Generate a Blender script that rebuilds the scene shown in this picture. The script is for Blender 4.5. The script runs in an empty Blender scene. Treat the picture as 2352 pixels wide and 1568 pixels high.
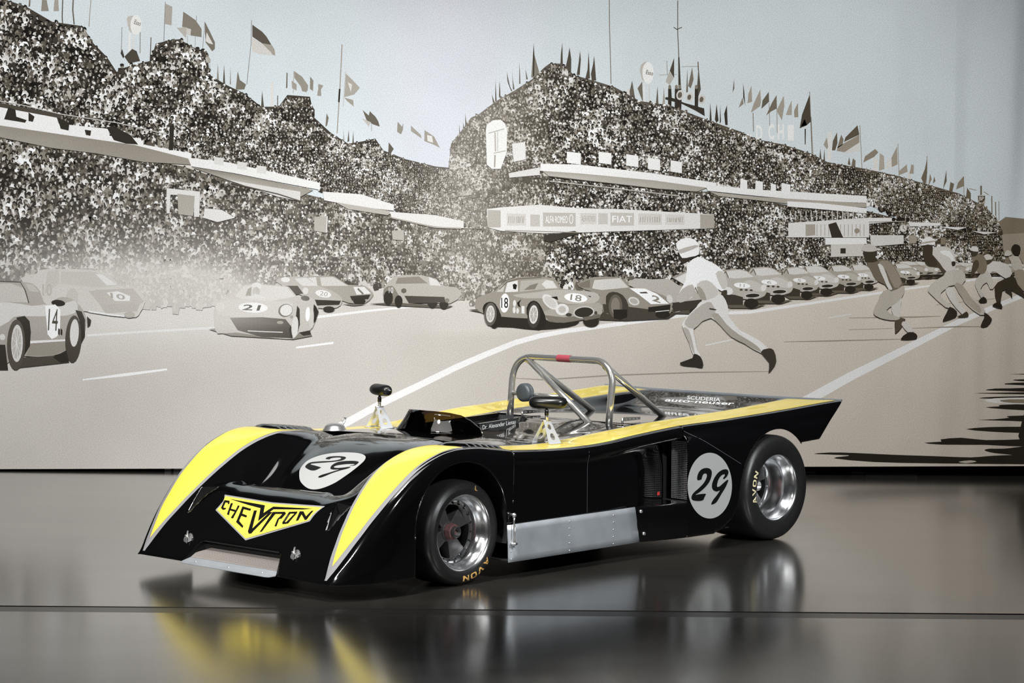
import bpy, bmesh, math, random
import numpy as np
from mathutils import Vector, Matrix
from mathutils.bvhtree import BVHTree
from mathutils.geometry import tessellate_polygon, delaunay_2d_cdt

# ------------------------------------------------------------------ camera, world, lights, exposure
SC = bpy.context.scene
COL = SC.collection
F, PITCH, CAMH, ROLL = 5052.05, 0.0475, 1.6223, 0.0061
CAR_X, CAR_Y, CAR_YAW = -0.782, 10.7014, 0.8178
IW, IH = 2352.0, 1568.0
cd = bpy.data.cameras.new('camera'); cd.sensor_width = 36.0; cd.lens = F / IW * 36.0
cd.clip_start = 0.1; cd.clip_end = 200
cam = bpy.data.objects.new('camera', cd); COL.objects.link(cam)
_c, _s, _cr, _sr = math.cos(PITCH), math.sin(PITCH), math.cos(ROLL), math.sin(ROLL)
_right, _up, _fwd = Vector((1, 0, 0)), Vector((0, _s, _c)), Vector((0, _c, -_s))
_r2, _u2 = _right * _cr + _up * _sr, _up * _cr - _right * _sr
_m = Matrix((_r2, _u2, -_fwd)).transposed().to_4x4(); _m.translation = Vector((0, 0, CAMH))
cam.matrix_world = _m
SC.camera = cam
w = bpy.data.worlds.new('hall_air'); SC.world = w; w.use_nodes = True
w.node_tree.nodes['Background'].inputs[0].default_value = (0.75, 0.8, 0.9, 1)
w.node_tree.nodes['Background'].inputs[1].default_value = 0.02

def lamp(name, loc, target, sx, sy, power, color=(1, 1, 1), spread=180):
    d = bpy.data.lights.new(name, 'AREA'); d.shape = 'RECTANGLE'; d.size = sx; d.size_y = sy
    d.energy = power; d.color = color; d.spread = math.radians(spread)
    o = bpy.data.objects.new(name, d); COL.objects.link(o); o.location = loc
    o.rotation_euler = (Vector(target) - Vector(loc)).to_track_quat('-Z', 'Y').to_euler()
    return o
def spot(name, loc, target, power, size, blend, radius, color=(1, 1, 1)):
    d = bpy.data.lights.new(name, 'SPOT'); d.energy = power; d.spot_size = math.radians(size); d.spot_blend = blend; d.shadow_soft_size = radius; d.color = color
    o = bpy.data.objects.new(name, d); COL.objects.link(o); o.location = loc
    o.rotation_euler = (Vector(target) - Vector(loc)).to_track_quat('-Z', 'Y').to_euler()
    return o
lamp('ceiling_softbox_over_car', (-0.4, 9.2, 5.4), (-0.3, 10.6, 0.3), 3.6, 1.6, 32, (1, .98, .95), 110)
spot('spot_top', (-0.9, 8.4, 5.6), (-0.5, 10.8, 0.4), 1000, 44, .8, .3, (1, .98, .95))
spot('banner_wash_left', (-2.9, 8.2, 6.2), (-2.70, 15.0, .95), 2750, 62, 1.0, .35, (.985, 1, 1))
spot('banner_wash_right', (1.7, 8.2, 6.2), (1.45, 15.0, .95), 2250, 57, 1.0, .35, (.985, 1, 1))
spot('spot_nose', (-3.2, 5.6, 4.6), (-0.95, 10.3, 0.3), 1300, 30, .8, .22, (1, .98, .95))
spot('spot_nose_low', (-2.4, 4.2, 2.9), (-1.2, 10.3, 0.3), 1400, 17, .9, .22, (1, .98, .95))
spot('spot_flank', (3.2, 5.6, 4.4), (0.4, 11.4, 0.3), 2200, 30, .8, .22, (.96, .98, 1))
SC.view_settings.view_transform = 'Standard'; SC.view_settings.look = 'None'
SC.view_settings.gamma = 1.0; SC.view_settings.use_curve_mapping = False
SC.view_settings.exposure = 0.0
SC.cycles.use_denoising = True
SC.cycles.sample_clamp_indirect = 6.0

# ------------------------------------------------------------------ helpers
def lin(c):
    c = c / 255.0
    return c / 12.92 if c <= 0.04045 else ((c + 0.055) / 1.055) ** 2.4
def srgb(r, g, b): return (lin(r), lin(g), lin(b), 1)
MATS = {}
def mat(name, color, rough=.5, metal=0., coat=0., noise=None, bump=None, trans=0., ior=1.5, alpha=1.):
    if name in MATS: return MATS[name]
    m = bpy.data.materials.new(name); m.use_nodes = True; nt = m.node_tree
    b = nt.nodes['Principled BSDF']
    b.inputs['Base Color'].default_value = color; b.inputs['Roughness'].default_value = rough
    b.inputs['Metallic'].default_value = metal; b.inputs['Coat Weight'].default_value = coat
    b.inputs['Coat Roughness'].default_value = .03; b.inputs['IOR'].default_value = ior
    b.inputs['Transmission Weight'].default_value = trans; b.inputs['Alpha'].default_value = alpha
    if noise or bump:
        tc = nt.nodes.new('ShaderNodeTexCoord')
    if noise:   # (scale, amount, rough_amount)
        n = nt.nodes.new('ShaderNodeTexNoise'); n.inputs['Scale'].default_value = noise[0]; n.inputs['Detail'].default_value = 5
        nt.links.new(tc.outputs['Object'], n.inputs['Vector'])
        mr = nt.nodes.new('ShaderNodeMapRange'); mr.inputs['To Min'].default_value = 1 - noise[1]; mr.inputs['To Max'].default_value = 1 + noise[1]
        nt.links.new(n.outputs['Fac'], mr.inputs['Value'])
        mx = nt.nodes.new('ShaderNodeMix'); mx.data_type = 'RGBA'; mx.blend_type = 'MULTIPLY'; mx.inputs['Factor'].default_value = 1
        mx.inputs['A'].default_value = color; nt.links.new(mr.outputs['Result'], mx.inputs['B'])
        nt.links.new(mx.outputs['Result'], b.inputs['Base Color'])
        if len(noise) > 2:
            m2 = nt.nodes.new('ShaderNodeMapRange'); m2.inputs['To Min'].default_value = max(0, rough - noise[2]); m2.inputs['To Max'].default_value = rough + noise[2]
            nt.links.new(n.outputs['Fac'], m2.inputs['Value']); nt.links.new(m2.outputs['Result'], b.inputs['Roughness'])
    if bump:    # (scale, strength)
        n2 = nt.nodes.new('ShaderNodeTexNoise'); n2.inputs['Scale'].default_value = bump[0]; n2.inputs['Detail'].default_value = 3
        nt.links.new(tc.outputs['Object'], n2.inputs['Vector'])
        bp = nt.nodes.new('ShaderNodeBump'); bp.inputs['Strength'].default_value = bump[1]; bp.inputs['Distance'].default_value = .01
        nt.links.new(n2.outputs['Fac'], bp.inputs['Height']); nt.links.new(bp.outputs['Normal'], b.inputs['Normal'])
    MATS[name] = m
    return m
M_BLACK = mat('gloss_black_paint', (.002, .002, .0022, 1), .10, 0, 1.0)
M_YEL = mat('gloss_yellow_paint', (.85, .67, .085, 1), .25, 0, .4)
M_SIL = mat('silver_stripe', (.36, .36, .37, 1), .34, .3, .3)
M_GREY = mat('pale_grey_vinyl', (.37, .38, .37, 1), .35, 0, .15)
M_DECALBLACK = mat('black_vinyl', (.006, .006, .006, 1), .28)
M_ALU = mat('brushed_aluminium_sheet', (.56, .60, .64, 1), .46, .7, 0, (9, .16, .08))
M_CHROME = mat('polished_tube', (.84, .83, .79, 1), .17, .86)
M_RIM = mat('polished_rim', (.88, .89, .90, 1), .20, 1, 0, (20, .08, .06))
M_TYRE = mat('tyre_rubber', (.014, .014, .014, 1), .42, 0, 0, (60, .25, .06), (260, .04))
M_MAG = mat('dark_magnesium', (.045, .042, .042, 1), .5, .3, 0, (40, .2))
M_DARK = mat('matt_black_interior', (.006, .006, .006, 1), .7)
M_SATIN = mat('satin_black_shell', (.008, .008, .008, 1), .28)
M_WHITE = mat('white_vinyl', (.82, .82, .80, 1), .4)
M_GOLD = mat('faded_gold_lettering', (.50, .30, .09, 1), .5)
M_CREAM = mat('cream_lettering', (.80, .72, .45, 1), .5)
M_RED = mat('red_marking', (.62, .05, .05, 1), .35)
M_PADGREY = mat('grey_headrest_vinyl', (.06, .07, .075, 1), .4)
M_NUT = mat('worn_red_nut', (.42, .22, .21, 1), .3, .7)
M_STEEL = mat('bright_steel', (.75, .75, .75, 1), .28, .9)

def obj(name, verts, faces, m=None, parent=None, smooth=True, fmats=None, mats=None):
    me = bpy.data.meshes.new(name); me.from_pydata([tuple(v) for v in verts], [], [tuple(int(i) for i in f) for f in faces]); me.update()
    if m: me.materials.append(m)
    for x in (mats or []): me.materials.append(x)
    if fmats: me.polygons.foreach_set('material_index', fmats)
    if smooth: me.polygons.foreach_set('use_smooth', [True] * len(me.polygons))
    o = bpy.data.objects.new(name, me); COL.objects.link(o)
    if parent: o.parent = parent
    return o
def tag(o, label=None, cat=None, group=None, kind=None):
    if label: o['label'] = label
    if cat: o['category'] = cat
    if group: o['group'] = group
    if kind: o['kind'] = kind
    return o
def empty(name, loc=(0, 0, 0), rz=0, parent=None):
    o = bpy.data.objects.new(name, None); COL.objects.link(o); o.location = loc; o.rotation_euler = (0, 0, rz)
    o.empty_display_size = .1
    if parent: o.parent = parent
    return o
class MB:
    def __init__(s): s.v = []; s.f = []
    def add(s, v, f):
        n = len(s.v); s.v += [tuple(p) for p in v]; s.f += [tuple(i + n for i in q) for q in f]; return s
    def box(s, a, b):
        (x0, y0, z0), (x1, y1, z1) = a, b
        return s.add([(x0,y0,z0),(x1,y0,z0),(x1,y1,z0),(x0,y1,z0),(x0,y0,z1),(x1,y0,z1),(x1,y1,z1),(x0,y1,z1)],
                     [(0,3,2,1),(4,5,6,7),(0,1,5,4),(1,2,6,5),(2,3,7,6),(3,0,4,7)])
    def tube(s, pts, r, n=14, cap=True):
        pts = [Vector(p) for p in pts]; rs = r if hasattr(r, '__len__') else [r] * len(pts)
        t0 = (pts[1] - pts[0]).normalized(); ref = Vector((0, 0, 1)) if abs(t0.z) < .9 else Vector((1, 0, 0))
        nrm = t0.cross(ref).normalized(); V = []
        for i, p in enumerate(pts):
            if i == 0: t = t0
            elif i == len(pts) - 1: t = (pts[i] - pts[i-1]).normalized()
            else: t = ((pts[i+1] - pts[i]).normalized() + (pts[i] - pts[i-1]).normalized()).normalized()
            nrm = (nrm - t * nrm.dot(t)).normalized(); bn = t.cross(nrm)
            for k in range(n):
                a = 2 * math.pi * k / n; V.append(p + (nrm * math.cos(a) + bn * math.sin(a)) * rs[i])
        Fc = [(i*n+k, i*n+(k+1) % n, (i+1)*n+(k+1) % n, (i+1)*n+k) for i in range(len(pts)-1) for k in range(n)]
        if cap: Fc += [tuple(range(n-1, -1, -1)), tuple((len(pts)-1)*n+k for k in range(n))]
        return s.add(V, Fc)
    def lathe(s, prof, centre, axis='y', n=64, sgn=1):
        """prof: (offset along axis, radius); axis through centre"""
        cx, cy, cz = centre; V = []
        for (d, r) in prof:
            for k in range(n):
                a = 2 * math.pi * k / n; c_, s_ = math.cos(a) * r, math.sin(a) * r
                V.append({'y': (cx + c_, cy + d * sgn, cz + s_), 'z': (cx + c_, cy + s_, cz + d), 'x': (cx + d, cy + c_, cz + s_)}[axis])
        m_ = len(prof)
        Fc = [(i*n+k, (i+1)*n+k, (i+1)*n+(k+1) % n, i*n+(k+1) % n) for i in range(m_-1) for k in range(n)]
        if sgn < 0: Fc = [q[::-1] for q in Fc]
        return s.add(V, Fc)
    def build(s, name, m, parent=None, smooth=True, mats=None, fm=None):
        return obj(name, s.v, s.f, m, parent, smooth, fm, mats)
def recalc(o):
    bm = bmesh.new(); bm.from_mesh(o.data); bmesh.ops.recalc_face_normals(bm, faces=bm.faces[:]); bm.to_mesh(o.data); bm.free(); return o
def bevel(o, wd=.003, seg=2):
    md = o.modifiers.new('bevel', 'BEVEL'); md.width = wd; md.segments = seg; md.limit_method = 'ANGLE'; md.angle_limit = math.radians(40); return o
def autosmooth(o, ang=35):
    me = o.data; bm = bmesh.new(); bm.from_mesh(me)
    for e in bm.edges:
        if len(e.link_faces) == 2 and e.calc_face_angle(0) > math.radians(ang): e.smooth = False
    bm.to_mesh(me); bm.free(); return o

def pchip(xs, ys, x):
    xs = np.asarray(xs, float); ys = np.asarray(ys, float)
    if xs[0] > xs[-1]: xs, ys = xs[::-1], ys[::-1]
    h = np.diff(xs); dl = np.diff(ys) / h; n = len(xs); d = np.zeros(n)
    for i in range(1, n - 1):
        if dl[i-1] * dl[i] > 0:
            w1, w2 = 2*h[i] + h[i-1], h[i] + 2*h[i-1]; d[i] = (w1 + w2) / (w1 / dl[i-1] + w2 / dl[i])
    d[0], d[-1] = dl[0], dl[-1]
    x = np.clip(x, xs[0], xs[-1]); k = np.clip(np.searchsorted(xs, x) - 1, 0, n - 2); t = (x - xs[k]) / h[k]
    return ((1+2*t)*(1-t)**2*ys[k] + t*(1-t)**2*h[k]*d[k] + t*t*(3-2*t)*ys[k+1] + t*t*(t-1)*h[k]*d[k+1])
def gsmooth(a, sig):
    """gaussian smoothing along axis 0 with odd reflection at the ends (end values stay put)"""
    if sig <= 0: return a
    r = int(3 * sig) + 1; r = min(r, len(a) - 1); k = np.exp(-.5 * (np.arange(-r, r+1) / sig) ** 2); k /= k.sum()
    lo = 2 * a[0] - a[1:r+1][::-1]; hi = 2 * a[-1] - a[-r-1:-1][::-1]
    p = np.concatenate([lo, a, hi]); out = np.zeros_like(a)
    for i, wk in enumerate(k): out += wk * p[i:i+len(a)]
    return out
def crom(P, m, sharp=()):
    """centripetal-ish Catmull-Rom through rows of control points P[(station), ctrl, 3] -> m samples per span"""
    n = P.shape[1]; out = []
    for j in range(n - 1):
        p1, p2 = P[:, j], P[:, j+1]
        p0 = P[:, j-1] if j > 0 and j not in sharp else 2*p1 - p2
        p3 = P[:, j+2] if j < n-2 and (j+1) not in sharp else 2*p2 - p1
        d1 = np.linalg.norm(p1-p0, axis=1)**.5 + 1e-6; d2 = np.linalg.norm(p2-p1, axis=1)**.5 + 1e-6; d3 = np.linalg.norm(p3-p2, axis=1)**.5 + 1e-6
        d1, d2, d3 = d1[:, None], d2[:, None], d3[:, None]
        m1 = (p1-p0)/d1 - (p2-p0)/(d1+d2) + (p2-p1)/d2; m2 = (p2-p1)/d2 - (p3-p1)/(d2+d3) + (p3-p2)/d3
        m1 *= d2; m2 *= d2
        for i in range(m + (1 if j == n-2 else 0)):
            t = i / m; out.append((2*t**3-3*t**2+1)*p1 + (t**3-2*t**2+t)*m1 + (-2*t**3+3*t**2)*p2 + (t**3-t**2)*m2)
    return np.stack(out, 1)

# pixel -> ray in car coordinates (x forward, y to the car's left, z up)
_fx, _fy = -math.cos(CAR_YAW), -math.sin(CAR_YAW)
def px_ray_world(px, py):
    du, dv = px - IW/2, py - IH/2
    u = _cr*du + _sr*dv; v = -_sr*du + _cr*dv
    return Vector((0, 0, CAMH)), Vector((u, F*_c - v*_s, -F*_s - v*_c)).normalized()
def w2car(P, vec=False):
    a = P[0] - (0 if vec else CAR_X); b = P[1] - (0 if vec else CAR_Y)
    return Vector((a*_fx + b*_fy, -a*_fy + b*_fx, P[2]))
def px_ray(px, py):
    o, d = px_ray_world(px, py); return w2car(o), w2car(d, True)
def px_on(px, py, axis, val):
    o, d = px_ray(px, py); k = 'xyz'.index(axis); return o + d * ((val - o[k]) / d[k])
# ------------------------------------------------------------------ the hall: floor slabs, back wall
def floor_mat():
    m = bpy.data.materials.new('polished_dark_floor_coating'); m.use_nodes = True; nt = m.node_tree; b = nt.nodes['Principled BSDF']
    tc = nt.nodes.new('ShaderNodeTexCoord'); mp = nt.nodes.new('ShaderNodeMapping'); mp.inputs['Scale'].default_value = (.35, 1.6, 1)
    n = nt.nodes.new('ShaderNodeTexNoise'); n.inputs['Scale'].default_value = 1.6; n.inputs['Detail'].default_value = 7; n.inputs['Roughness'].default_value = .62
    nt.links.new(tc.outputs['Object'], mp.inputs['Vector']); nt.links.new(mp.outputs['Vector'], n.inputs['Vector'])
    cr = nt.nodes.new('ShaderNodeValToRGB'); cr.color_ramp.elements[0].position = .3; cr.color_ramp.elements[1].position = .72
    cr.color_ramp.elements[0].color = (.026, .025, .022, 1); cr.color_ramp.elements[1].color = (.040, .038, .033, 1)
    nt.links.new(n.outputs['Fac'], cr.inputs['Fac']); nt.links.new(cr.outputs['Color'], b.inputs['Base Color'])
    mr = nt.nodes.new('ShaderNodeMapRange'); mr.inputs['From Min'].default_value = .3; mr.inputs['From Max'].default_value = .7
    mr.inputs['To Min'].default_value = .15; mr.inputs['To Max'].default_value = .21
    nt.links.new(n.outputs['Fac'], mr.inputs['Value']); nt.links.new(mr.outputs['Result'], b.inputs['Roughness'])
    b.inputs['IOR'].default_value = 1.7; b.inputs['Coat Weight'].default_value = .8; b.inputs['Coat IOR'].default_value = 1.6; b.inputs['Coat Roughness'].default_value = .15
    n2 = nt.nodes.new('ShaderNodeTexNoise'); n2.inputs['Scale'].default_value = 2.2; n2.inputs['Detail'].default_value = 2
    nt.links.new(tc.outputs['Object'], n2.inputs['Vector'])
    bp = nt.nodes.new('ShaderNodeBump'); bp.inputs['Strength'].default_value = .02; bp.inputs['Distance'].default_value = .02
    nt.links.new(n2.outputs['Fac'], bp.inputs['Height']); nt.links.new(bp.outputs['Normal'], b.inputs['Normal'])
    return m
M_FLOOR = floor_mat()
def ground(px, py):
    o, d = px_ray_world(px, py); return o + d * (-o.z / d.z)
gl, gr = ground(0, 1390), ground(IW, 1409)
def seam_y(x, off=0): return gl.y + (gr.y - gl.y) * (x - gl.x) / (gr.x - gl.x) + off
fl = MB()
def slab(name, ya, yb):
    X0, X1 = -14, 14
    (a0, a1) = ya; (b0, b1) = yb
    v = [(X0, a0, 0), (X1, a1, 0), (X1, b1, 0), (X0, b0, 0)]; v += [(x, y, -.12) for x, y, z in v]
    return obj(name, v, [(0,1,2,3), (7,6,5,4), (0,4,5,1), (1,5,6,2), (2,6,7,3), (3,7,4,0)], M_FLOOR, None, False)
tag(slab('floor', (seam_y(-14, .0), seam_y(14, .0)), (24, 24)), 'polished dark grey floor slab under the black race car', kind='structure')
tag(slab('floor_front', (-8, -8), (seam_y(-14, -.152), seam_y(14, -.152))), 'polished dark grey floor slab in front of the joint', kind='structure')
o = tag(slab('trim_1', (seam_y(-14, -.150), seam_y(14, -.150)), (seam_y(-14, -.024), seam_y(14, -.024))), 'narrow dark strip let into the polished floor', kind='structure')
o.location.z = -.0008; o.data.materials[0] = mat('floor_joint_strip', (.016, .015, .014, 1), .27, 0, 0, (3, .2))
gp = MB().box((-14, seam_y(0, -.25), -.16), (14, seam_y(0, .15), -.11)); tag(gp.build('trim_2', mat('joint_shadow_gap', (.004, .004, .004, 1), .8), None, False), 'black shadow gap along the floor joint', kind='structure')
wb = MB(); wb.box((-14, 17.2, -.1), (14, 17.4, 8))
tag(wb.build('wall_back', mat('dark_back_wall', (.012, .012, .012, 1), .8), None, False), 'unlit dark wall behind the printed banner', kind='structure')

# ------------------------------------------------------------------ the race car
CAR = empty('race_car', (CAR_X, CAR_Y, 0), CAR_YAW + math.pi)
tag(CAR, 'low black open sports racing car with yellow stripes, chrome roll hoop and number 29', 'car')

def K(*a): return a
def ctrl(keys, xs):
    k = np.array(keys, float); o_ = np.argsort(k[:, 0]); k = k[o_]
    return np.stack([xs, pchip(k[:, 0], k[:, 1], xs), pchip(k[:, 0], k[:, 2], xs)], -1)
def seg_smooth(C, sig, breaks=()):
    if not breaks: C[:, 1:] = gsmooth(C[:, 1:], sig); return C
    idx = [0] + list(breaks) + [len(C)]
    for a, b in zip(idx[:-1], idx[1:]):
        if b - a > 8: C[a:b, 1:] = gsmooth(C[a:b, 1:], min(sig, (b - a) / 8))
    return C
def grid_mesh(P, keep=None):
    n, m = P.shape[:2]; V = P.reshape(-1, 3).copy()
    i, j = np.meshgrid(np.arange(n-1), np.arange(m-1), indexing='ij'); a = (i*m + j).ravel()
    Fq = np.stack([a, a+1, a+m+1, a+m], 1)
    return V, Fq
def bvh_of(V, Fq): return BVHTree.FromPolygons([tuple(v) for v in V], [tuple(int(k) for k in f) for f in Fq])
def seg_d(pt, poly, closed=True):
    """nearest point on polygon outline for an array of 2-D points"""
    best = np.full(len(pt), 1e9); q = np.zeros_like(pt); n = len(poly)
    for k in range(n if closed else n-1):
        a, b = poly[k], poly[(k+1) % n]; ab = b - a; t = np.clip(((pt - a) @ ab) / (ab @ ab + 1e-12), 0, 1)
        c = a + t[:, None] * ab; d = np.linalg.norm(pt - c, axis=1); s = d < best; best[s] = d[s]; q[s] = c[s]
    return best, q
def inpoly(pt, poly):
    r = np.zeros(len(pt), bool); n = len(poly)
    for k in range(n):
        a, b = poly[k], poly[(k+1) % n]
        c = ((a[1] > pt[:, 1]) != (b[1] > pt[:, 1])) & (pt[:, 0] < (b[0]-a[0]) * (pt[:, 1]-a[1]) / (b[1]-a[1] + 1e-15) + a[0])
        r ^= c
    return r
def cut(V, Fq, poly, plane, sel, tol, tree):
    """remove the faces inside a polygon drawn in plane 'xy' or 'xz', with the rim snapped onto the polygon"""
    poly = np.array(poly, float); ax = [0, 1] if plane == 'xy' else [0, 2]
    c = V[Fq].mean(1); ins = inpoly(c[:, ax], poly) & sel(c)
    rim = np.intersect1d(np.unique(Fq[ins]), np.unique(Fq[~ins]))
    if len(rim):
        d, qn = seg_d(V[rim][:, ax], poly)
        for ii, qq, dd in zip(rim, qn, d):
            if dd > .016: continue
            if plane == 'xy': h = tree.ray_cast(Vector((qq[0], qq[1], 2)), Vector((0, 0, -1)))
            else: h = tree.ray_cast(Vector((qq[0], 2 if V[ii, 1] > 0 else -2, qq[1])), Vector((0, -1 if V[ii, 1] > 0 else 1, 0)))
            if h[0] is not None and (h[0] - Vector(V[ii])).length < .05: V[ii] = h[0]
    return V, Fq[~ins]
def finish(name, V, Fq, m, solid=.004, parent=None):
    used = np.unique(Fq); mp = -np.ones(len(V), int); mp[used] = np.arange(len(used))
    o = obj(name, V[used], mp[Fq], m, parent or CAR)
    bm = bmesh.new(); bm.from_mesh(o.data); bmesh.ops.remove_doubles(bm, verts=bm.verts[:], dist=.0004)
    bmesh.ops.recalc_face_normals(bm, faces=bm.faces[:])
    up = sum(f.normal.z * f.calc_area() for f in bm.faces)
    if up < 0: bmesh.ops.reverse_faces(bm, faces=bm.faces[:])
    bm.to_mesh(o.data); bm.free()
    if solid:
        md = o.modifiers.new('thickness', 'SOLIDIFY'); md.thickness = solid; md.offset = -1; md.use_even_offset = False
    return o
def both(P):
    """left half grid (column 0 on the centre line) -> full grid"""
    R = P[:, :0:-1].copy(); R[:, :, 1] *= -1
    return np.concatenate([R, P], 1)

# --- nose section
INN = [(.768,.650,.078),(.757,.649,.089),(.725,.634,.139),(.69,.617,.189),(.65,.601,.237),(.607,.582,.285),(.562,.566,.332),(.515,.549,.379),(.464,.534,.424),(.409,.520,.469),(.351,.508,.511),(.291,.501,.549),(.225,.498,.58),(.152,.497,.606),(.08,.501,.623),(0,.512,.632),(-.15,.535,.629),(-.295,.553,.618)]
OUT = [(.768,.658,.078),(.759,.662,.090),(.722,.682,.14),(.682,.699,.19),(.643,.714,.241),(.602,.728,.291),(.556,.738,.341),(.509,.749,.39),(.46,.758,.438),(.404,.764,.484),(.346,.769,.529),(.281,.773,.57),(.206,.777,.603),(.128,.784,.628),(.041,.790,.639),(-.06,.794,.637),(-.18,.798,.624),(-.295,.800,.609)]
C0 = [(.768,0,.078),(.70,0,.168),(.667,0,.202),(.60,0,.287),(.562,0,.335),(.529,0,.365),(.494,0,.387),(.45,0,.406),(.405,0,.419),(.392,0,.421)]
def nose(yy, dz=0, after=()): return [(x, yy, z + (dz if x < .74 else 0)) for x, _, z in C0] + list(after)
RAMP = [(.384,.300),(.30,.358),(.235,.405),(.124,.485),(.05,.528),(-.011,.560),(-.10,.598),(-.20,.622),(-.295,.633)]
xs = np.linspace(.768, -.295, 134)
brk = int(np.sum(xs > .388))
n0 = [ctrl(nose(y_, dz_, [(x, y_, z + e) for x, z in RAMP]), xs) for y_, dz_, e in ((0, 0, 0), (.12, 0, 0), (.22, .001, -.002))]
n3 = ctrl(nose(.285, .002, [(.384,.29,.305),(.30,.297,.352),(.235,.30,.400),(.124,.305,.478),(.05,.31,.521),(-.011,.315,.552),(-.10,.32,.590),(-.2,.325,.613),(-.295,.33,.624)]), xs)
n4 = ctrl(nose(.325, .004, [(.384,.335,.395),(.35,.347,.366),(.3,.355,.375),(.235,.36,.408),(.124,.37,.488),(.05,.375,.530),(-.011,.38,.557),(-.10,.385,.588),(-.2,.39,.607),(-.295,.395,.615)]), xs)
n5 = ctrl(nose(.41, .010, [(.38,.412,.447),(.33,.415,.470),(.26,.42,.495),(.2,.42,.515),(.1,.425,.553),(0,.43,.583),(-.1,.44,.602),(-.2,.455,.610),(-.295,.465,.613)]), xs)
for c_ in n0 + [n3]: seg_smooth(c_, 2.2, (brk,))
for c_ in (n4, n5): seg_smooth(c_, 2.5)
nI = seg_smooth(ctrl(INN, xs), 2.5); nO = seg_smooth(ctrl(OUT, xs), 2.5)
nM = (nI + nO) / 2; nM[:, 2] = np.maximum((nI[:, 2] + nO[:, 2]) / 2, 0) + np.interp(xs, [-.295, .0, .3, .6, .70, .768], [.004, .009, .016, .014, .006, 0])
def off(dys, dzs): return seg_smooth(np.stack([xs, nO[:, 1] + np.interp(xs, dys[0], dys[1]), nO[:, 2] + np.interp(xs, dzs[0], dzs[1])], -1), 2.5)
n9 = off(([-.295,.2,.5,.6,.70,.768],[.011,.018,.022,.024,.022,.012]), ([-.295,.2,.5,.6,.70,.768],[-.014,-.018,-.020,-.018,-.012,0]))
n10 = off(([-.295,.2,.5,.6,.70,.768],[.015,.028,.038,.042,.036,.022]), ([-.295,.2,.5,.6,.70,.768],[-.055,-.072,-.066,-.056,-.036,0]))
yb = np.interp(xs, [-.295, .2, .35, .5, .6, .70, .74, .768], [.808, .806, .803, .797, .787, .745, .716, .689])
def low(f):
    z_ = n10[:, 2] + (.075 - n10[:, 2]) * f; y_ = n10[:, 1] + (yb - n10[:, 1]) * min(1, f * 1.6)
    return seg_smooth(np.stack([xs, y_, z_], -1), 2.5)
rows = [np.array(c) for c in n0] + [n3, n4, n5, nI, nM, nO, n9, n10, low(.33), low(.66), low(1.0)]
P = crom(np.stack(rows, 1), 13)
Pn = both(P); Vn, Fn = grid_mesh(Pn); NOSE_T = bvh_of(Vn, Fn)
arc = [(.045 + .297*math.cos(a), .285 + .297*math.sin(a)) for a in np.linspace(0, math.pi, 40)]
ARCH_F = [(.345, .0)] + [(.343, .15)] + arc + [(-.252, .268), (-.32, .268), (-.32, .0)]
for sg in (1, -1):
    Vn, Fn = cut(Vn, Fn, ARCH_F, 'xz', lambda v, sg=sg: (v[:, 1]*sg > .68) & (v[:, 2] < .62), .007, NOSE_T)
INTAKE = [(.80,-.345),(.765,-.338),(.715,-.30),(.70,-.286),(.691,-.262),(.691,.262),(.70,.286),(.715,.30),(.765,.338),(.80,.345)]
Vn, Fn = cut(Vn, Fn, INTAKE, 'xy', lambda v: (v[:, 0] > .66) & (abs(v[:, 1]) < .4), .005, NOSE_T)
DUCTS = []
for sg in (1, -1):
    tri = [(.612, .500*sg), (.497, .531*sg), (.485, .425*sg)]; DUCTS.append((sg, tri))
    Vn, Fn = cut(Vn, Fn, tri, 'xy', lambda v, sg=sg: (v[:, 1]*sg > .35) & (v[:, 0] > .4), .005, NOSE_T)
nose_o = finish('nose_section', Vn, Fn, M_BLACK)
for sg, tri in DUCTS:   # triangular brake ducts: floor falling away towards a rear opening
    def sz(x, y): return NOSE_T.ray_cast(Vector((x, y, 2)), Vector((0, 0, -1)))[0]
    t_, a_, b_ = [sz(*p) for p in tri]; d_ = Vector((-.02, 0, -.055)); v = [t_, a_, b_, t_ + Vector((0, 0, -.004)), a_ + d_, b_ + d_]
    obj('brake_duct', v, [(0,1,4,3), (0,3,5,2), (3,4,5), (1,2,5,4)], M_DARK, nose_o, False)

# --- centre section
xc = np.unique(np.round(np.arange(-1.548, -.2975, .0085), 4)); xc = np.append(xc, -.298)[::-1]
def cc(*k): return seg_smooth(ctrl(k, xc), 3)
OUTC = [(-.295,.800,.609),(-.42,.799,.602),(-.55,.798,.597),(-.70,.797,.594),(-.83,.797,.595),(-1.0,.799,.603),(-1.15,.803,.619),(-1.27,.806,.630),(-1.4,.810,.641),(-1.52,.817,.651),(-1.6,.823,.656)]
INC = [(-.295,.553,.618),(-.45,.572,.609),(-.66,.585,.604),(-.80,.565,.603),(-.95,.535,.607),(-1.3,.52,.629),(-1.5,.52,.643),(-1.6,.522,.650)]
cO = cc(*OUTC); cI = cc(*INC); cM = (cI + cO) / 2; cM[:, 2] += .003
cl = [cc(*[(x, y_, z + e) for x, z in ((-.295,.633),(-.40,.636),(-.55,.632),(-.70,.618),(-.85,.606),(-1.0,.607),(-1.2,.622),(-1.4,.639),(-1.5,.645),(-1.6,.646))]) for y_, e in ((0,0),(.12,0),(.22,-.001),(.33,-.004),(.43,-.007))]
def co(dy, dz): return np.stack([xc, cO[:, 1] + dy, cO[:, 2] + dz], -1)
c9, c10 = co(.010, -.012), co(.013, -.040)
ys = pchip([-1.548, -1.45, -1.35, -1.2, -.98, -.7, -.298], [.700, .728, .752, .776, .794, .802, .806], xc)
lipk = np.clip((cO[:, 1] + .013 - ys) / .02, 0, 1)
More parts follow.
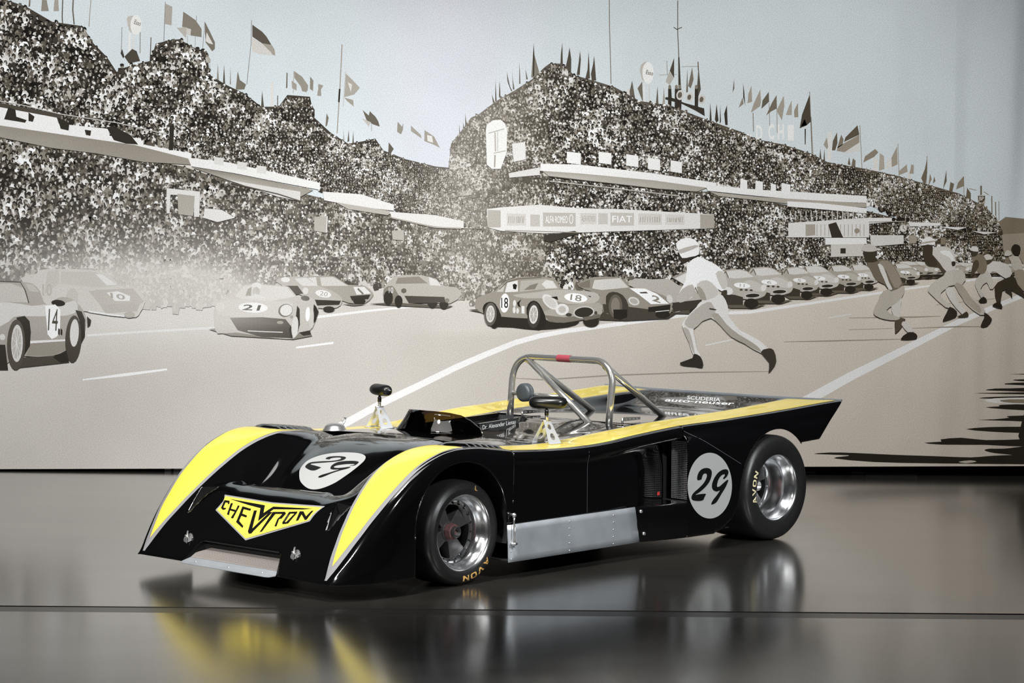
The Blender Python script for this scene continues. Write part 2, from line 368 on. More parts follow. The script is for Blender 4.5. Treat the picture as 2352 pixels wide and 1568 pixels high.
c11 = np.stack([xc, np.minimum(cO[:, 1] + .010, ys + .02*(1-lipk) + lipk * (cO[:, 1] + .004 - ys)), cO[:, 2] - .058], -1)
c12 = np.stack([xc, ys + .002, cO[:, 2] - .075], -1)
c13 = np.stack([xc, ys, np.full_like(xc, .42)], -1); c14 = np.stack([xc, ys, np.full_like(xc, .255)], -1)
Pc = crom(np.stack(cl + [cI, cM, cO, c9, c10, c11, c12, c13, c14], 1), 11)
Pcb = both(Pc); Vc, Fc_ = grid_mesh(Pcb); CEN_T = bvh_of(Vc, Fc_)
COCKPIT = [(-.83,-.365),(-.80,-.20),(-.80,-.05),(-.83,.045),(-1.30,-.105),(-1.42,-.14),(-1.44,-.20),(-1.44,-.365)]
Vc, Fc_ = cut(Vc, Fc_, COCKPIT, 'xy', lambda v: (abs(v[:, 1]) < .5) & (v[:, 2] > .55), .006, CEN_T)
# seam between the door panel and the rear flank
ctr_o = finish('centre_section', Vc, Fc_, M_BLACK)

# --- tail section
xt = np.unique(np.round(np.append(np.arange(-2.9, -1.551, .0085), [-1.551]), 4))[::-1]
def ct(*k): return seg_smooth(ctrl(k, xt), 3)
OUTT = [(-1.54,.8185,.6525),(-1.6,.823,.656),(-1.77,.833,.662),(-1.9,.842,.668),(-2.03,.849,.675),(-2.16,.856,.682),(-2.3,.859,.689),(-2.45,.858,.696),(-2.62,.856,.705),(-2.77,.859,.7135),(-2.9,.867,.720)]
INT = [(-1.54,.5208,.6458),(-1.6,.522,.650),(-1.75,.527,.657),(-2.05,.535,.671),(-2.3,.54,.683),(-2.55,.535,.697),(-2.75,.515,.707),(-2.9,.50,.715)]
tO = ct(*OUTT); tI = ct(*INT); tM = (tI + tO) / 2; tM[:, 2] += .002
DK = [(-1.54,.646),(-1.85,.646),(-2.1,.645),(-2.35,.641),(-2.52,.640),(-2.60,.646),(-2.70,.667),(-2.80,.692),(-2.9,.7145)]
tl = [ct(*[(x, y_, z) for x, z in DK]) for y_ in (0, .15, .30, .40)]
t5 = ct(*[(x, y_, z) for (x, z), y_ in zip(DK, (.455,.462,.47,.472,.47,.47,.47,.465,.455))])
t55 = ct((-1.54,.503,.6465),(-1.85,.515,.659),(-2.1,.523,.671),(-2.35,.525,.681),(-2.55,.52,.692),(-2.75,.502,.704),(-2.9,.485,.7145))
def to(dy, dz): return np.stack([xt, tO[:, 1] + dy, tO[:, 2] + dz], -1)
t9, t10 = to(.006, -.010), to(.008, -.036)
yside = pchip([-2.9, -2.5, -2.2, -2.0, -1.8, -1.551], [.869, .866, .866, .866, .865, .861], xt)
t11 = np.stack([xt, np.maximum(tO[:, 1] + .008, yside - .004), tO[:, 2] - .075], -1)
low_t = [np.stack([xt, yside, tO[:, 2] - .11 + (.085 - tO[:, 2] + .11) * f], -1) for f in (.0, .25, .5, .75, 1)]
Pt = crom(np.stack(tl + [t5, t55, tI, tM, tO, t9, t10, t11] + low_t, 1), 10, sharp=(4,))
Ptb = both(Pt); Vt, Ft = grid_mesh(Ptb); TAIL_T = bvh_of(Vt, Ft)
arr = [(-2.311 + .312*math.cos(a), .287 + .312*math.sin(a)) for a in np.linspace(.30*math.pi/3, math.pi*.77, 36)]
CUT_R = [(-1.74,.0),(-1.76,.086),(-1.84,.105),(-1.92,.15),(-1.975,.23),(-1.995,.33)] + arr + [(-2.53,.513),(-2.70,.521),(-2.93,.745),(-3.1,.6),(-3.1,.0)]
for sg in (1, -1):
    Vt, Ft = cut(Vt, Ft, CUT_R, 'xz', lambda v, sg=sg: (v[:, 1]*sg > .845) & (v[:, 2] < .712), .0065, TAIL_T)
tail_o = finish('tail_section', Vt, Ft, M_BLACK)
ALL_V = np.concatenate([Pn.reshape(-1, 3), Pcb.reshape(-1, 3), Ptb.reshape(-1, 3)])
def grid_faces(P, o):
    n, m = P.shape[:2]; i, j = np.meshgrid(np.arange(n-1), np.arange(m-1), indexing='ij'); a = (i*m + j).ravel() + o
    return np.stack([a, a+1, a+m+1, a+m], 1)
n1, n2_ = Pn.shape[0]*Pn.shape[1], Pcb.shape[0]*Pcb.shape[1]
BODY = bvh_of(ALL_V, np.concatenate([grid_faces(Pn, 0), grid_faces(Pcb, n1), grid_faces(Ptb, n1 + n2_)]))

# --- lower flanks: aluminium sill plates, black side pods, radiator inlets
SILLY = .806
for sg in (1, -1):
    pts = [(-.272,.082),(-.258,.262),(-1.195,.268),(-1.238,.086)]
    mb = MB(); n = 14
    V = [];
    for i in range(n + 1):
        t = i / n
        for zf in np.linspace(0, 1, 7):
            xb_, xt_ = -.272 + t*(-1.238+.272), -.258 + t*(-1.195+.258)
            x = xb_ + (xt_-xb_)*zf; z = .082 + .004*t + (.180 + .002*t)*zf
            V.append((x, (SILLY - .006*(1-zf)**2)*sg, z))
    Fq = [(i*7+j, i*7+j+1, (i+1)*7+j+1, (i+1)*7+j) for i in range(n) for j in range(6)]
    sp = recalc(obj('sill_plate', V, Fq, M_ALU, CAR)); md = sp.modifiers.new('t', 'SOLIDIFY'); md.thickness = .004; md.offset = 0
    tag(sp, 'bare aluminium sill plate with rivet rows')
    for xr, nn in ((-.285, 3), (-.70, 5), (-1.03, 5)):
        for k in range(nn): MB().lathe([(0,.0038),(.0015,.003),(.002,.0)], (xr, (SILLY+.002)*sg, .098 + .036*k), 'y', 8, sg).build('rivet', M_STEEL, sp)
    # black pod nose, widening rearwards, with a ledge on top
    xp = np.linspace(-1.20, -1.551, 40)
    yo = pchip([-1.551, -1.47, -1.39, -1.3, -1.2], [.862, .857, .845, .826, .803], xp)
    yi = pchip([-1.551, -1.45, -1.35, -1.24, -1.2], [.690, .718, .742, .766, .771], xp)
    zt = np.full_like(xp, .266)
    R_ = [np.stack([xp, yi, zt + .002], -1), np.stack([xp, (yi+yo)/2, zt], -1), np.stack([xp, yo - .012, zt - .001], -1), np.stack([xp, yo - .003, zt - .006], -1), np.stack([xp, yo, zt - .02], -1),
          np.stack([xp, yo, zt*0 + .17], -1), np.stack([xp + np.linspace(-.036, 0, 40), yo - .006, zt*0 + .085], -1)]
    Pp = crom(np.stack(R_, 1), 6); Pp[:, :, 1] *= sg
    Vp, Fp = grid_mesh(Pp); pod = finish('side_pod', Vp, Fp, M_BLACK, 0)
    for (x, z) in ((-1.225, .243), (-1.25, .128)):
        MB().lathe([(-.004,.009),(.003,.009),(.005,.006),(.004,.003),(.002,0)], (x - .01, .815*sg, z), 'y', 16, sg).build('screw', M_STEEL, pod)
    # inlet: dark duct behind a perforated sheet
    ib = MB(); ib.add([(-1.552,.69*sg,.265),(-1.552,.86*sg,.265),(-1.552,.86*sg,.60),(-1.552,.69*sg,.60),(-1.76,.60*sg,.265),(-1.76,.80*sg,.265),(-1.76,.80*sg,.60),(-1.76,.60*sg,.60)],
                      [(0,1,5,4),(1,2,6,5),(2,3,7,6),(3,0,4,7),(4,5,6,7)])
    inl = ib.build('radiator_inlet', M_DARK, CAR, False)
    wires = MB(); z0, z1 = .275, .575
    for k in range(15):
        y = .715 + k*.0095; wires.tube([(-1.600, y*sg, z0), (-1.600, y*sg, z1)], .0014, 4)
    for k in range(32):
        z = z0 + k*.0095; wires.tube([(-1.600, .715*sg, z), (-1.600, .85*sg, z)], .0014, 4)
    wires.build('inlet_mesh', M_STEEL, inl, False)
    for k_ in range(1):
        V = []
        for xk in (-1.474, -1.484, -1.496, -1.506):
            for zk in (.296, .314):
                h = CEN_T.ray_cast(Vector((xk, 2*sg, zk)), Vector((0, -sg, 0)))[0]; V.append((h.x, h.y + .0008*sg, h.z))
        obj('red_sticker', V, [(2*i_, 2*i_+1, 2*i_+3, 2*i_+2) for i_ in range(3)], M_RED, ctr_o, False)

# dark underbody and tub so nothing shows through
ub = MB(); ub.box((-2.35, -.56, .07), (-.30, .56, .44)); ub.box((-.30, -.46, .07), (.30, .46, .25)); ub.box((-1.98, -.80, .09), (-.26, .80, .095)); ub.box((.30, -.45, .08), (.66, .45, .20)); ub.box((-1.9,-.6,.3),(-1.77,.6,.60))
ub.build('underbody_tub', M_DARK, CAR, False)
for sg in (1, -1):
    wl = MB(); prof = [(.045 + .33*math.cos(a), .285 + .325*math.sin(a)) for a in np.linspace(-.35, math.pi + .35, 24)]
    V = [(x, y_*sg, z) for x, z in prof for y_ in (.50, .795)]
    wl.add(V, [(2*i, 2*i+1, 2*i+3, 2*i+2) for i in range(23)])
    wl.add([(x, .5*sg, z) for x, z in prof], [tuple(range(24))])
    recalc(wl.build('wheel_well', M_DARK, CAR, False))
# cockpit: black recess, seat, coaming with the name, tinted screen
ck = MB(); pl_ = COCKPIT; N = len(pl_)
zt_ = [CEN_T.ray_cast(Vector((x, y, 2)), Vector((0, 0, -1)))[0].z for x, y in pl_]
ck.add([(x, y, z) for (x, y), z in zip(pl_, zt_)] + [(x, y, .46) for x, y in pl_], [(i, (i+1) % N, N+(i+1) % N, N+i) for i in range(N)])
ck.add([(x, y, .46) for x, y in pl_], [tuple(range(N))])
recalc(ck.build('cockpit_well', M_SATIN, CAR, False))
stt = MB(); sp_ = [(-.98,.475),(-1.10,.49),(-1.22,.50),(-1.30,.54),(-1.36,.60),(-1.41,.655)]
stt.add([(x, y, z) for x, z in sp_ for y in (-.34,-.30,-.24,-.18,-.15)], [(i*5+j, i*5+j+1, (i+1)*5+j+1, (i+1)*5+j) for i in range(5) for j in range(4)])
so = stt.build('seat', M_SATIN, CAR); md = so.modifiers.new('t', 'SOLIDIFY'); md.thickness = .02
sw = MB(); cx, cy, cz = -.93, -.21, .585
ring = [(cx - .03*math.sin(a), cy + .115*math.cos(a), cz + .02 + .045*math.sin(a)) for a in np.linspace(0, 2*math.pi, 33)]
sw.tube(ring, .010, 8, False); sw.tube([(cx, cy-.11, cz+.02), (cx, cy+.11, cz+.02)], .006, 6)
sw.build('steering_wheel', M_SATIN, CAR)
A, B = Vector((-.845, .055, 0)), Vector((-1.31, -.103, 0)); U = (B - A).normalized(); Nn = Vector((-U.y, U.x, 0)); Nn = Nn if Nn.y > 0 else -Nn
npn = MB(); n = 12
for i in range(n + 1):
    t = i / n; p = A + (B - A)*t; zb = .598 + .010*t; ztp = .6625 - .004*t + .0*t
    npn.v += [tuple(p + Vector((0, 0, zb - .02))), tuple(p + Vector((0, 0, ztp))), tuple(p - Nn*.012 + Vector((0, 0, ztp))), tuple(p - Nn*.012 + Vector((0, 0, zb - .02)))]
npn.f = [(4*i+j, 4*i+(j+1) % 4, 4*i+4+(j+1) % 4, 4*i+4+j) for i in range(n) for j in range(4)] + [(3,2,1,0), (4*n, 4*n+1, 4*n+2, 4*n+3)]
name_o = recalc(npn.build('cockpit_coaming', M_BLACK, CAR, False))
tag(name_o, 'black cockpit coaming lettered in white')
rw = MB(); rpts = [(-.86,-.372,.600,.640),(-1.1,-.372,.605,.648),(-1.44,-.368,.62,.662),(-1.50,-.365,.64,.655)]
for x, y, za, zb in rpts: rw.v += [(x, y, za-.03), (x, y, zb), (x, y-.03, zb-.003), (x, y-.10, za-.03)]
rw.f = [(4*i+j, 4*i+(j+1) % 4, 4*i+4+(j+1) % 4, 4*i+4+j) for i in range(3) for j in range(4)] + [(3,2,1,0), (12,13,14,15)]
recalc(rw.build('cockpit_rim', M_BLACK, CAR, False))

# text helper: built-in font turned into mesh
def text_mesh(name, body, m, parent, origin, ux, uy, height, shear=0, bold=.0, xs_=1.0, tree=None):
    cu = bpy.data.curves.new(name, 'FONT'); cu.body = body; cu.size = 1; cu.shear = shear; cu.offset = bold; cu.fill_mode = 'FRONT'; cu.resolution_u = 4
    to_ = bpy.data.objects.new('tmp', cu); COL.objects.link(to_)
    dg = bpy.context.evaluated_depsgraph_get(); me = bpy.data.meshes.new_from_object(to_.evaluated_get(dg))
    bpy.data.objects.remove(to_)
    origin, ux, uy = Vector(origin), Vector(ux).normalized(), Vector(uy).normalized(); k = height / .7; nz = ux.cross(uy)
    for v in me.vertices: v.co = origin + ux*(v.co.x*k*xs_) + uy*(v.co.y*k) + nz*.0008
    me.materials.clear(); me.materials.append(m)
    o = bpy.data.objects.new(name, me); COL.objects.link(o); o.parent = parent; return o
pa = A + (B-A)*.06 + Vector((0, 0, .629)) + Nn*.0004
text_mesh('name_lettering', 'Dr. Alexander Lienau', M_WHITE, name_o, pa, U, (0, 0, 1), .0225, 0, .004, 1.5)

# windscreen: smoked wrap-around sheet
base = [(-.80,.135,.600),(-.73,.132,.606),(-.66,.115,.612),(-.59,.07,.619),(-.535,0,.626),(-.51,-.09,.628),(-.515,-.18,.628),(-.55,-.27,.624),(-.62,-.335,.618),(-.72,-.368,.610),(-.84,-.38,.605)]
hs = [.045,.085,.105,.112,.112,.112,.112,.112,.108,.095,.06]; ce = Vector((-.85,-.12,0))
Bn = np.array(base)[None]; Bs = crom(Bn, 6)[0]; Hs = np.interp(np.linspace(0, 10, len(Bs)), range(11), hs)
V = []; NV = 7
for p_, h_ in zip(Bs, Hs):
    d_ = Vector((ce.x - p_[0], ce.y - p_[1], 0)).normalized()
    for k in range(NV):
        t = k / (NV-1); V.append(Vector(p_) + d_ * (h_*(.95*t - .25*t*t)) + Vector((0, 0, -.004 + h_*t)))
Fq = [(i*NV+k, i*NV+k+1, (i+1)*NV+k+1, (i+1)*NV+k) for i in range(len(Bs)-1) for k in range(NV-1)]
def smoked():
    m = bpy.data.materials.new('smoked_acrylic'); m.use_nodes = True; nt = m.node_tree; nt.nodes.clear()
    out = nt.nodes.new('ShaderNodeOutputMaterial'); mix = nt.nodes.new('ShaderNodeMixShader'); fr = nt.nodes.new('ShaderNodeFresnel'); fr.inputs['IOR'].default_value = 1.5
    tr = nt.nodes.new('ShaderNodeBsdfTransparent'); tr.inputs[0].default_value = (.24, .20, .17, 1); gl_ = nt.nodes.new('ShaderNodeBsdfGlossy'); gl_.inputs['Roughness'].default_value = .02
    nt.links.new(fr.outputs[0], mix.inputs[0]); nt.links.new(tr.outputs[0], mix.inputs[1]); nt.links.new(gl_.outputs[0], mix.inputs[2]); nt.links.new(mix.outputs[0], out.inputs[0]); return m
ws = obj('windscreen', V, Fq, smoked(), CAR); tag(ws, 'smoked wrap-around windscreen')
md = ws.modifiers.new('t', 'SOLIDIFY'); md.thickness = .003

# --- stripes
def drop(x, y, lift=.0009):
    h = BODY.ray_cast(Vector((x, y, 2)), Vector((0, 0, -1)))
    if h[0] is None: return Vector((x, y, .1))
    nr = h[1] if h[1].z > 0 else -h[1]; return h[0] + nr*lift
def band(name, xsn, ya, yb_, m, parent, lift, nacr=8, sg=1):
    V = []
    for x, a, b in zip(xsn, ya, yb_):
        for k in range(nacr + 1): V.append(drop(x, (a + (b-a)*k/nacr)*sg, lift))
    Fq = [(i*(nacr+1)+k, i*(nacr+1)+k+1, (i+1)*(nacr+1)+k+1, (i+1)*(nacr+1)+k) for i in range(len(xsn)-1) for k in range(nacr)]
    o = obj(name, V, Fq, m, parent); me = o.data
    if sum(p.normal.z for p in me.polygons) < 0: me.flip_normals()
    return o
def interp_edge(keys, x): k = np.array(keys); i = np.argsort(k[:, 0]); return pchip(k[i, 0], k[i, 1], x)
for sg in (1, -1):
    x1 = np.linspace(.757, -.293, 130); a, b = interp_edge(INN, x1), interp_edge(OUT, x1)
    band('silver_stripe', x1, a, b, M_SIL, nose_o, .0008, 10, sg)
    x2 = np.linspace(.716, -.293, 124); a, b = interp_edge(INN, x2), interp_edge(OUT, x2)
    mid = .659; wi = np.interp(x2, [-.3,.3,.65,.716],[.016,.018,.022,.027]); wo = np.interp(x2, [-.3,.0,.3,.60,.70,.716],[.020,.026,.024,.022,.026,.027])
    a2 = np.minimum(a + wi, (a+b)/2); b2 = np.maximum(b - wo, (a+b)/2 + .0005)
    band('yellow_stripe', x2, a2, b2, M_YEL, nose_o, .0016, 10, sg)
    x3 = np.linspace(-.300, -1.547, 120); a, b = interp_edge(INC, x3), interp_edge(OUTC, x3)
    band('silver_stripe', x3, a, b + .004, M_SIL, ctr_o, .0008, 10, sg)
    band('yellow_stripe', x3, a + .018, b - .016, M_YEL, ctr_o, .0016, 10, sg)
    x4 = np.linspace(-1.553, -2.885, 120); a, b = interp_edge(INT, x4), interp_edge(OUTT, x4)
    band('silver_stripe', x4, a, b + .002, M_SIL, tail_o, .0008, 10, sg)
    x4 = np.linspace(-1.553, -2.872, 120); a, b = interp_edge(INT, x4), interp_edge(OUTT, x4)
    band('yellow_stripe', x4, a + .018, b - .016, M_YEL, tail_o, .0016, 10, sg)

# --- flat decals: outline given in picture pixels, laid on the body where those sight lines meet it
def fill2d(outline, holes=(), step=None):
    pts, edges = [], []
    for loop in [outline] + list(holes):
        n0_ = len(pts); pts += [Vector(p) for p in loop]; edges += [(n0_+i, n0_+(i+1) % len(loop)) for i in range(len(loop))]
    if step:
        ol = np.array(outline); lo, hi = ol.min(0), ol.max(0)
        gx, gy = np.meshgrid(np.arange(lo[0]+step/2, hi[0], step), np.arange(lo[1]+step/2, hi[1], step)); g = np.stack([gx.ravel(), gy.ravel()], 1)
        ok = inpoly(g, ol)
        for h in holes: ok &= ~inpoly(g, np.array(h))
        dd, _ = seg_d(g, ol); ok &= dd > step*.3
        pts += [Vector(p) for p in g[ok]]
    r = delaunay_2d_cdt(pts, edges, [], 1, 1e-6); Vr = np.array([tuple(v) for v in r[0]]); Fr = [tuple(f) for f in r[2]]
    cen = np.array([Vr[list(f)].mean(0) for f in Fr]); ok = inpoly(cen, np.array(outline, float))
    for h in holes: ok &= ~inpoly(cen, np.array(h, float))
    return [tuple(v) for v in Vr], [f for f, k_ in zip(Fr, ok) if k_]
def cr_closed(pts, m=5):
    P_ = np.array(pts, float); n = len(P_); out = []
    for i in range(n):
        p0, p1, p2, p3 = P_[i-1], P_[i], P_[(i+1) % n], P_[(i+2) % n]
        for k in range(m):
            t = k/m; out.append(.5*((2*p1) + (-p0+p2)*t + (2*p0-5*p1+4*p2-p3)*t*t + (-p0+3*p1-3*p2+p3)*t**3))
    return [tuple(p) for p in out]
def decal(name, outline, m, parent, lift, holes=(), step=8, flank=None):
    V2, F2 = fill2d(outline, holes, step); V = []
    for x, y in V2:
        o_, d_ = px_ray(x, y); h = (BODY if flank is None else TAIL_T).ray_cast(o_, d_)
        if flank is not None and (h[0] is None or abs(h[0].y - flank) > .02): h = (px_on(x, y, 'y', flank), Vector((0, 1, 0)))
        elif h[0] is None: h = (o_ + d_*10.5, Vector((0, 1, 0)))
        nr = h[1] if h[1].dot(d_) < 0 else -h[1]
        V.append(h[0] + nr*lift)
    o = obj(name, V, F2, m, parent, True); me = o.data; me.update()
    if sum(p.normal.dot(Vector((.6, .6, .3))) for p in me.polygons) < 0: me.flip_normals()
    return o
z1 = lambda L: [(300+x/3.92, 950+y/3.92) for x, y in L]
z3 = lambda L: [(1140+x/3.92, 960+y/3.92) for x, y in L]
zd = lambda L: [(560+x/7.84, 960+y/7.84) for x, y in L]
ell = lambda cx, cy, rx, ry, n=64: [(cx + rx*math.cos(2*math.pi*k/n), cy + ry*math.sin(2*math.pi*k/n)) for k in range(n)]
TWO = [(1808,555),(1808,520),(1825,480),(1855,455),(1890,448),(1920,455),(1937,480),(1935,520),(1915,575),(1870,630),(1825,668),(1790,690),(1830,683),(1880,680),(1884,688),(1870,715),(1862,735),(1830,745),(1780,742),(1757,728),(1757,700),(1775,670),(1815,635),(1855,595),(1880,560),(1893,525),(1893,505),(1880,497),(1862,505),(1850,530),(1845,550),(1825,557)]
NINE = [(2048,548),(2040,540),(2052,520),(2056,508),(2040,506),(2015,525),(1995,560),(1985,600),(1988,618),(2010,612),(2040,585),(2072,558),(2085,556),(2082,575),(2060,625),(2020,690),(1985,750),(1960,770),(1940,777),(1933,770),(1950,735),(1985,690),(2010,650),(1985,660),(1955,650),(1940,625),(1942,585),(1962,535),(1995,490),(2035,464),(2070,460),(2086,475),(2086,500),(2070,530)]
rd = decal('number_roundel', ell(1630, 1114.9, 51, 75.5), M_GREY, tail_o, .0008, step=14, flank=.863)
tag(rd, 'pale grey number disc reading 29')
decal('numeral', z3(cr_closed(TWO, 3)), M_DECALBLACK, rd, .0018, step=14, flank=.863); decal('numeral', z3(cr_closed(NINE, 3)), M_DECALBLACK, rd, .0018, step=14, flank=.863)
HR = [(1000,1000),(1012,925),(1060,850),(1150,765),(1300,695),(1480,648),(1700,622),(1900,618),(2060,632),(2160,662),(2195,705),(2165,770),(2080,850),(1950,955),(1800,1062),(1650,1160),(1500,1230),(1370,1272),(1250,1285),(1150,1260),(1060,1190),(1010,1110)]
H2 = [(1475,735),(1500,710),(1580,692),(1700,687),(1800,695),(1840,710),(1830,735),(1770,765),(1650,785),(1500,800),(1350,810),(1240,820),(1205,830),(1220,842),(1300,862),(1390,890),(1380,900),(1320,930),(1270,945),(1200,940),(1130,905),(1108,880),(1120,855),(1160,820),(1230,795),(1400,780),(1560,775),(1680,760),(1745,740),(1755,725),(1720,712),(1640,715),(1570,728),(1545,745),(1500,742)]
H9 = [(1905,858),(1960,850),(1995,840),(1990,830),(1900,828),(1780,838),(1680,855),(1630,875),(1625,890),(1680,900),(1780,895),(1880,882),(1920,880),(1915,892),(1860,915),(1740,945),(1600,990),(1480,1040),(1400,1070),(1360,1075),(1343,1065),(1360,1045),(1420,1020),(1540,985),(1650,950),(1720,928),(1620,930),(1570,920),(1562,900),(1590,850),(1680,800),(1800,778),(1950,772),(2040,780),(2070,792),(2060,815),(2010,850),(1960,860)]
rh = decal('number_roundel', zd(cr_closed(HR, 4)), M_GREY, nose_o, .0008, step=7); tag(rh, 'pale grey number disc reading 29 on the bonnet')
decal('numeral', zd(cr_closed(H2, 3)), M_DECALBLACK, rh, .0018, step=6); decal('numeral', zd(cr_closed(H9, 3)), M_DECALBLACK, rh, .0018, step=6)
bd = decal('nose_badge', z1([(850,728),(1280,798),(1750,832),(1610,970),(1035,1140),(765,868)]), M_SIL, nose_o, .0008, step=7); tag(bd, 'yellow and silver arrow-shaped badge with black letters')
decal('badge_field', z1([(857,743),(1283,812),(1722,844),(1600,960),(1037,1124),(782,866)]), M_YEL, bd, .0016, step=7)
LET = [[(895,786),(848,779),(815,850),(835,868),(857,862),(864,848),(846,850),(838,843),(858,800),(880,803),(876,815),(891,815)],
 [(905,805),(925,808),(906,856),(950,868),(968,826),(985,832),(925,945),(905,938),(940,884),(898,872),(888,916),(870,906)],
 [(1010,835),(1088,858),(1080,876),(1022,860),(1008,900),(1052,918),(1044,936),(1000,920),(980,965),(1018,1012),(1010,1030),(952,977)],
 [(1113,873),(1140,871),(1098,1035),(1253,886),(1281,888),(1108,1058),(1090,1080),(1068,1082),(1058,1062)],
 [(890,768),(1050,797),(1212,826),(1199,895),(1286,838),(1430,845),(1645,857),(1560,864),(1290,862),(1150,968),(1172,852),(1060,822)],
 [(1283,886),(1392,884),(1402,900),(1362,946),(1340,950),(1316,1016),(1297,1015),(1326,945),(1343,932),(1368,904),(1306,904),(1185,1062),(1163,1068)],
 [(1525,880),(1558,880),(1582,925),(1630,876),(1650,874),(1588,955),(1572,960),(1542,908),(1512,962),(1490,966)]]
for L in LET: decal('badge_letter', z1(L), M_DECALBLACK, bd, .0026, step=7)
decal('badge_letter', z1([(1430,885),(1505,882),(1500,897),(1420,990),(1370,996),(1368,980)]), M_DECALBLACK, bd, .0026, [z1([(1440,902),(1478,900),(1405,976),(1392,978)])], step=7)

# panel seams on the flank, their edge highlight painted as thin paler strips
M_SEAM = mat('seam_highlight', (.10, .10, .11, 1), .3)
def seam(pts, parent, wd=.0022):
    V = []; pts = [Vector(p) for p in pts]
    for i, p in enumerate(pts):
        t = (pts[min(i+1, len(pts)-1)] - pts[max(i-1, 0)]); t.normalize(); s_ = Vector((-t.z, 0, t.x)) if abs(t.y) < .9 else Vector((1, 0, 0))
        for e in (-wd/2, wd/2):
            q = p + s_*e; h = BODY.ray_cast(Vector((q.x, 2, q.z)), Vector((0, -1, 0))); y = h[0].y if h[0] else q.y
            V.append((q.x, y + .0008, q.z))
    obj('panel_seam', V, [(2*i, 2*i+1, 2*i+3, 2*i+2) for i in range(len(pts)-1)], M_SEAM, parent, False)
seam([(-.838, .8, z) for z in np.linspace(.272, .575, 12)], ctr_o)
seam([(-1.556 - t*.437, .86, .632 - t*.198) for t in np.linspace(0, 1, 14)], tail_o)
# deck joint across the yellow band
V = []
for y in np.linspace(.55, .80, 20): V += [drop(-.836 + (.80-y)*.12, y, .0021), drop(-.839 + (.80-y)*.12, y, .0021)]
obj('panel_seam', V, [(2*i, 2*i+1, 2*i+3, 2*i+2) for i in range(19)], M_DECALBLACK, ctr_o, False)

# --- nose details
il = MB()
il.add([(.772,-.335,.082),(.772,.335,.082),(.800,.318,.078),(.803,.29,.077),(.803,-.29,.077),(.800,-.318,.078),(.735,-.31,.100),(.735,.31,.100)], [(0,6,7,1),(0,1,2,3,4,5)])
lipo = recalc(il.build('splitter_lip', M_ALU, nose_o, False)); md = lipo.modifiers.new('t', 'SOLIDIFY'); md.thickness = .003
for y in (-.24, 0, .24): MB().lathe([(0,.006),(.003,.005),(.004,0)], (.768, y, .0845), 'z', 12).build('rivet', M_STEEL, lipo)
g = MB(); ga, gb = Vector((.742, 0, .098)), Vector((.672, 0, .139))
for k in range(96):
    y = -.31 + k*.62/95; hw = .31 - abs(y); t1 = min(1, .45 + hw*9); g.tube([(ga.x, y, ga.z), (ga.x+(gb.x-ga.x)*t1, y, ga.z+(gb.z-ga.z)*t1)], .0011, 4, False)
for k in range(15):
    t = k/14; q = ga + (gb-ga)*t; hw = .31 - max(0, t-.45)/9; g.tube([(q.x, -hw, q.z), (q.x, hw, q.z)], .0011, 4, False)
go = g.build('intake_mesh', mat('pale_mesh_wire', (.30, .27, .25, 1), .45, .5), nose_o, False); tag(go, 'pale woven wire mesh in the nose intake')
MB().box((.60, -.32, .085), (.64, .32, .20)).add([(.768,-.333,.083),(.768,.333,.083),(.6,.30,.083),(.6,-.30,.083),(.695,-.285,.172),(.695,.285,.172),(.6,.28,.20),(.6,-.28,.20)], [(0,1,2,3),(4,7,6,5),(0,3,7,4),(1,5,6,2)]).build('intake_duct', M_DARK, nose_o, False)
for sg in (1, -1):
    c_ = drop(.6985, .386*sg, 0); h = BODY.ray_cast(Vector((c_.x, c_.y, 2)), Vector((0, 0, -1))); nr = h[1] if h[1].z > 0 else -h[1]
    q = nr.to_track_quat('Z', 'Y').to_matrix()
    pin = MB().lathe([(0,.0265),(.0025,.026),(.003,.022),(.0032,0)], (0,0,0), 'z', 28).tube([(0,0,0),(0,0,.024)], .0045, 10)
    pin.tube([(-.012,.016,.010),(0,.002,.014),(.014,-.022,.012),(.02,-.034,.008)], .0018, 6).tube([(-.006,.026,.018),(.004,.012,.022),(.010,-.004,.016)], .0045, 8)
    po = pin.build('bonnet_pin', M_STEEL, nose_o); autosmooth(po); po.matrix_local = Matrix.Translation(c_) @ q.to_4x4()
    # louvre panel on the wing top
    lv = MB()
    for k in range(6):
        xa = -.03 - k*.043; y0, y1 = .575, .762; V = []
        for i in range(9):
            t = i/8; y = y0 + (y1-y0)*t; prof_ = math.sin(math.pi*min(1, max(0, t*1.0)))**.35 if 0 < t < 1 else 0
            for (dx, dz) in ((.016, 0), (.004, .55), (-.010, 1.0), (-.022, 1.0), (-.026, .75)):
                b_ = drop(xa + dx, y*sg, .0018); V.append(b_ + Vector((0, 0, dz*.016*prof_)))
        lv.add(V, [(i*5+j, i*5+j+1, (i+1)*5+j+1, (i+1)*5+j) for i in range(8) for j in range(4)])
    V = []
    xl = np.linspace(.005, -.285, 20)
    for x in xl:
        for y in np.linspace(.562 if x < -.03 else .60, .772, 6): V.append(drop(x, y*sg, .0022))
    lv.add(V, [(i*6+j, i*6+j+1, (i+1)*6+j+1, (i+1)*6+j) for i in range(19) for j in range(5)])
    recalc(lv.build('louvre_panel', M_BLACK, nose_o))
# fuel filler cap on the right-hand deck
fp = drop(-.40, -.56, 0)
fc = MB().lathe([(0,.062),(.008,.062),(.014,.055),(.024,.052),(.034,.040),(.040,.022),(.042,0)], fp, 'z', 32)
fc.tube([fp + Vector((-.045,0,.02)), fp + Vector((-.07,0,.045)), fp + Vector((-.078,0,.062)), fp + Vector((-.062,0,.064)), fp + Vector((-.05,0,.045))], .0045, 8)
fc.build('filler_cap', M_STEEL, CAR)
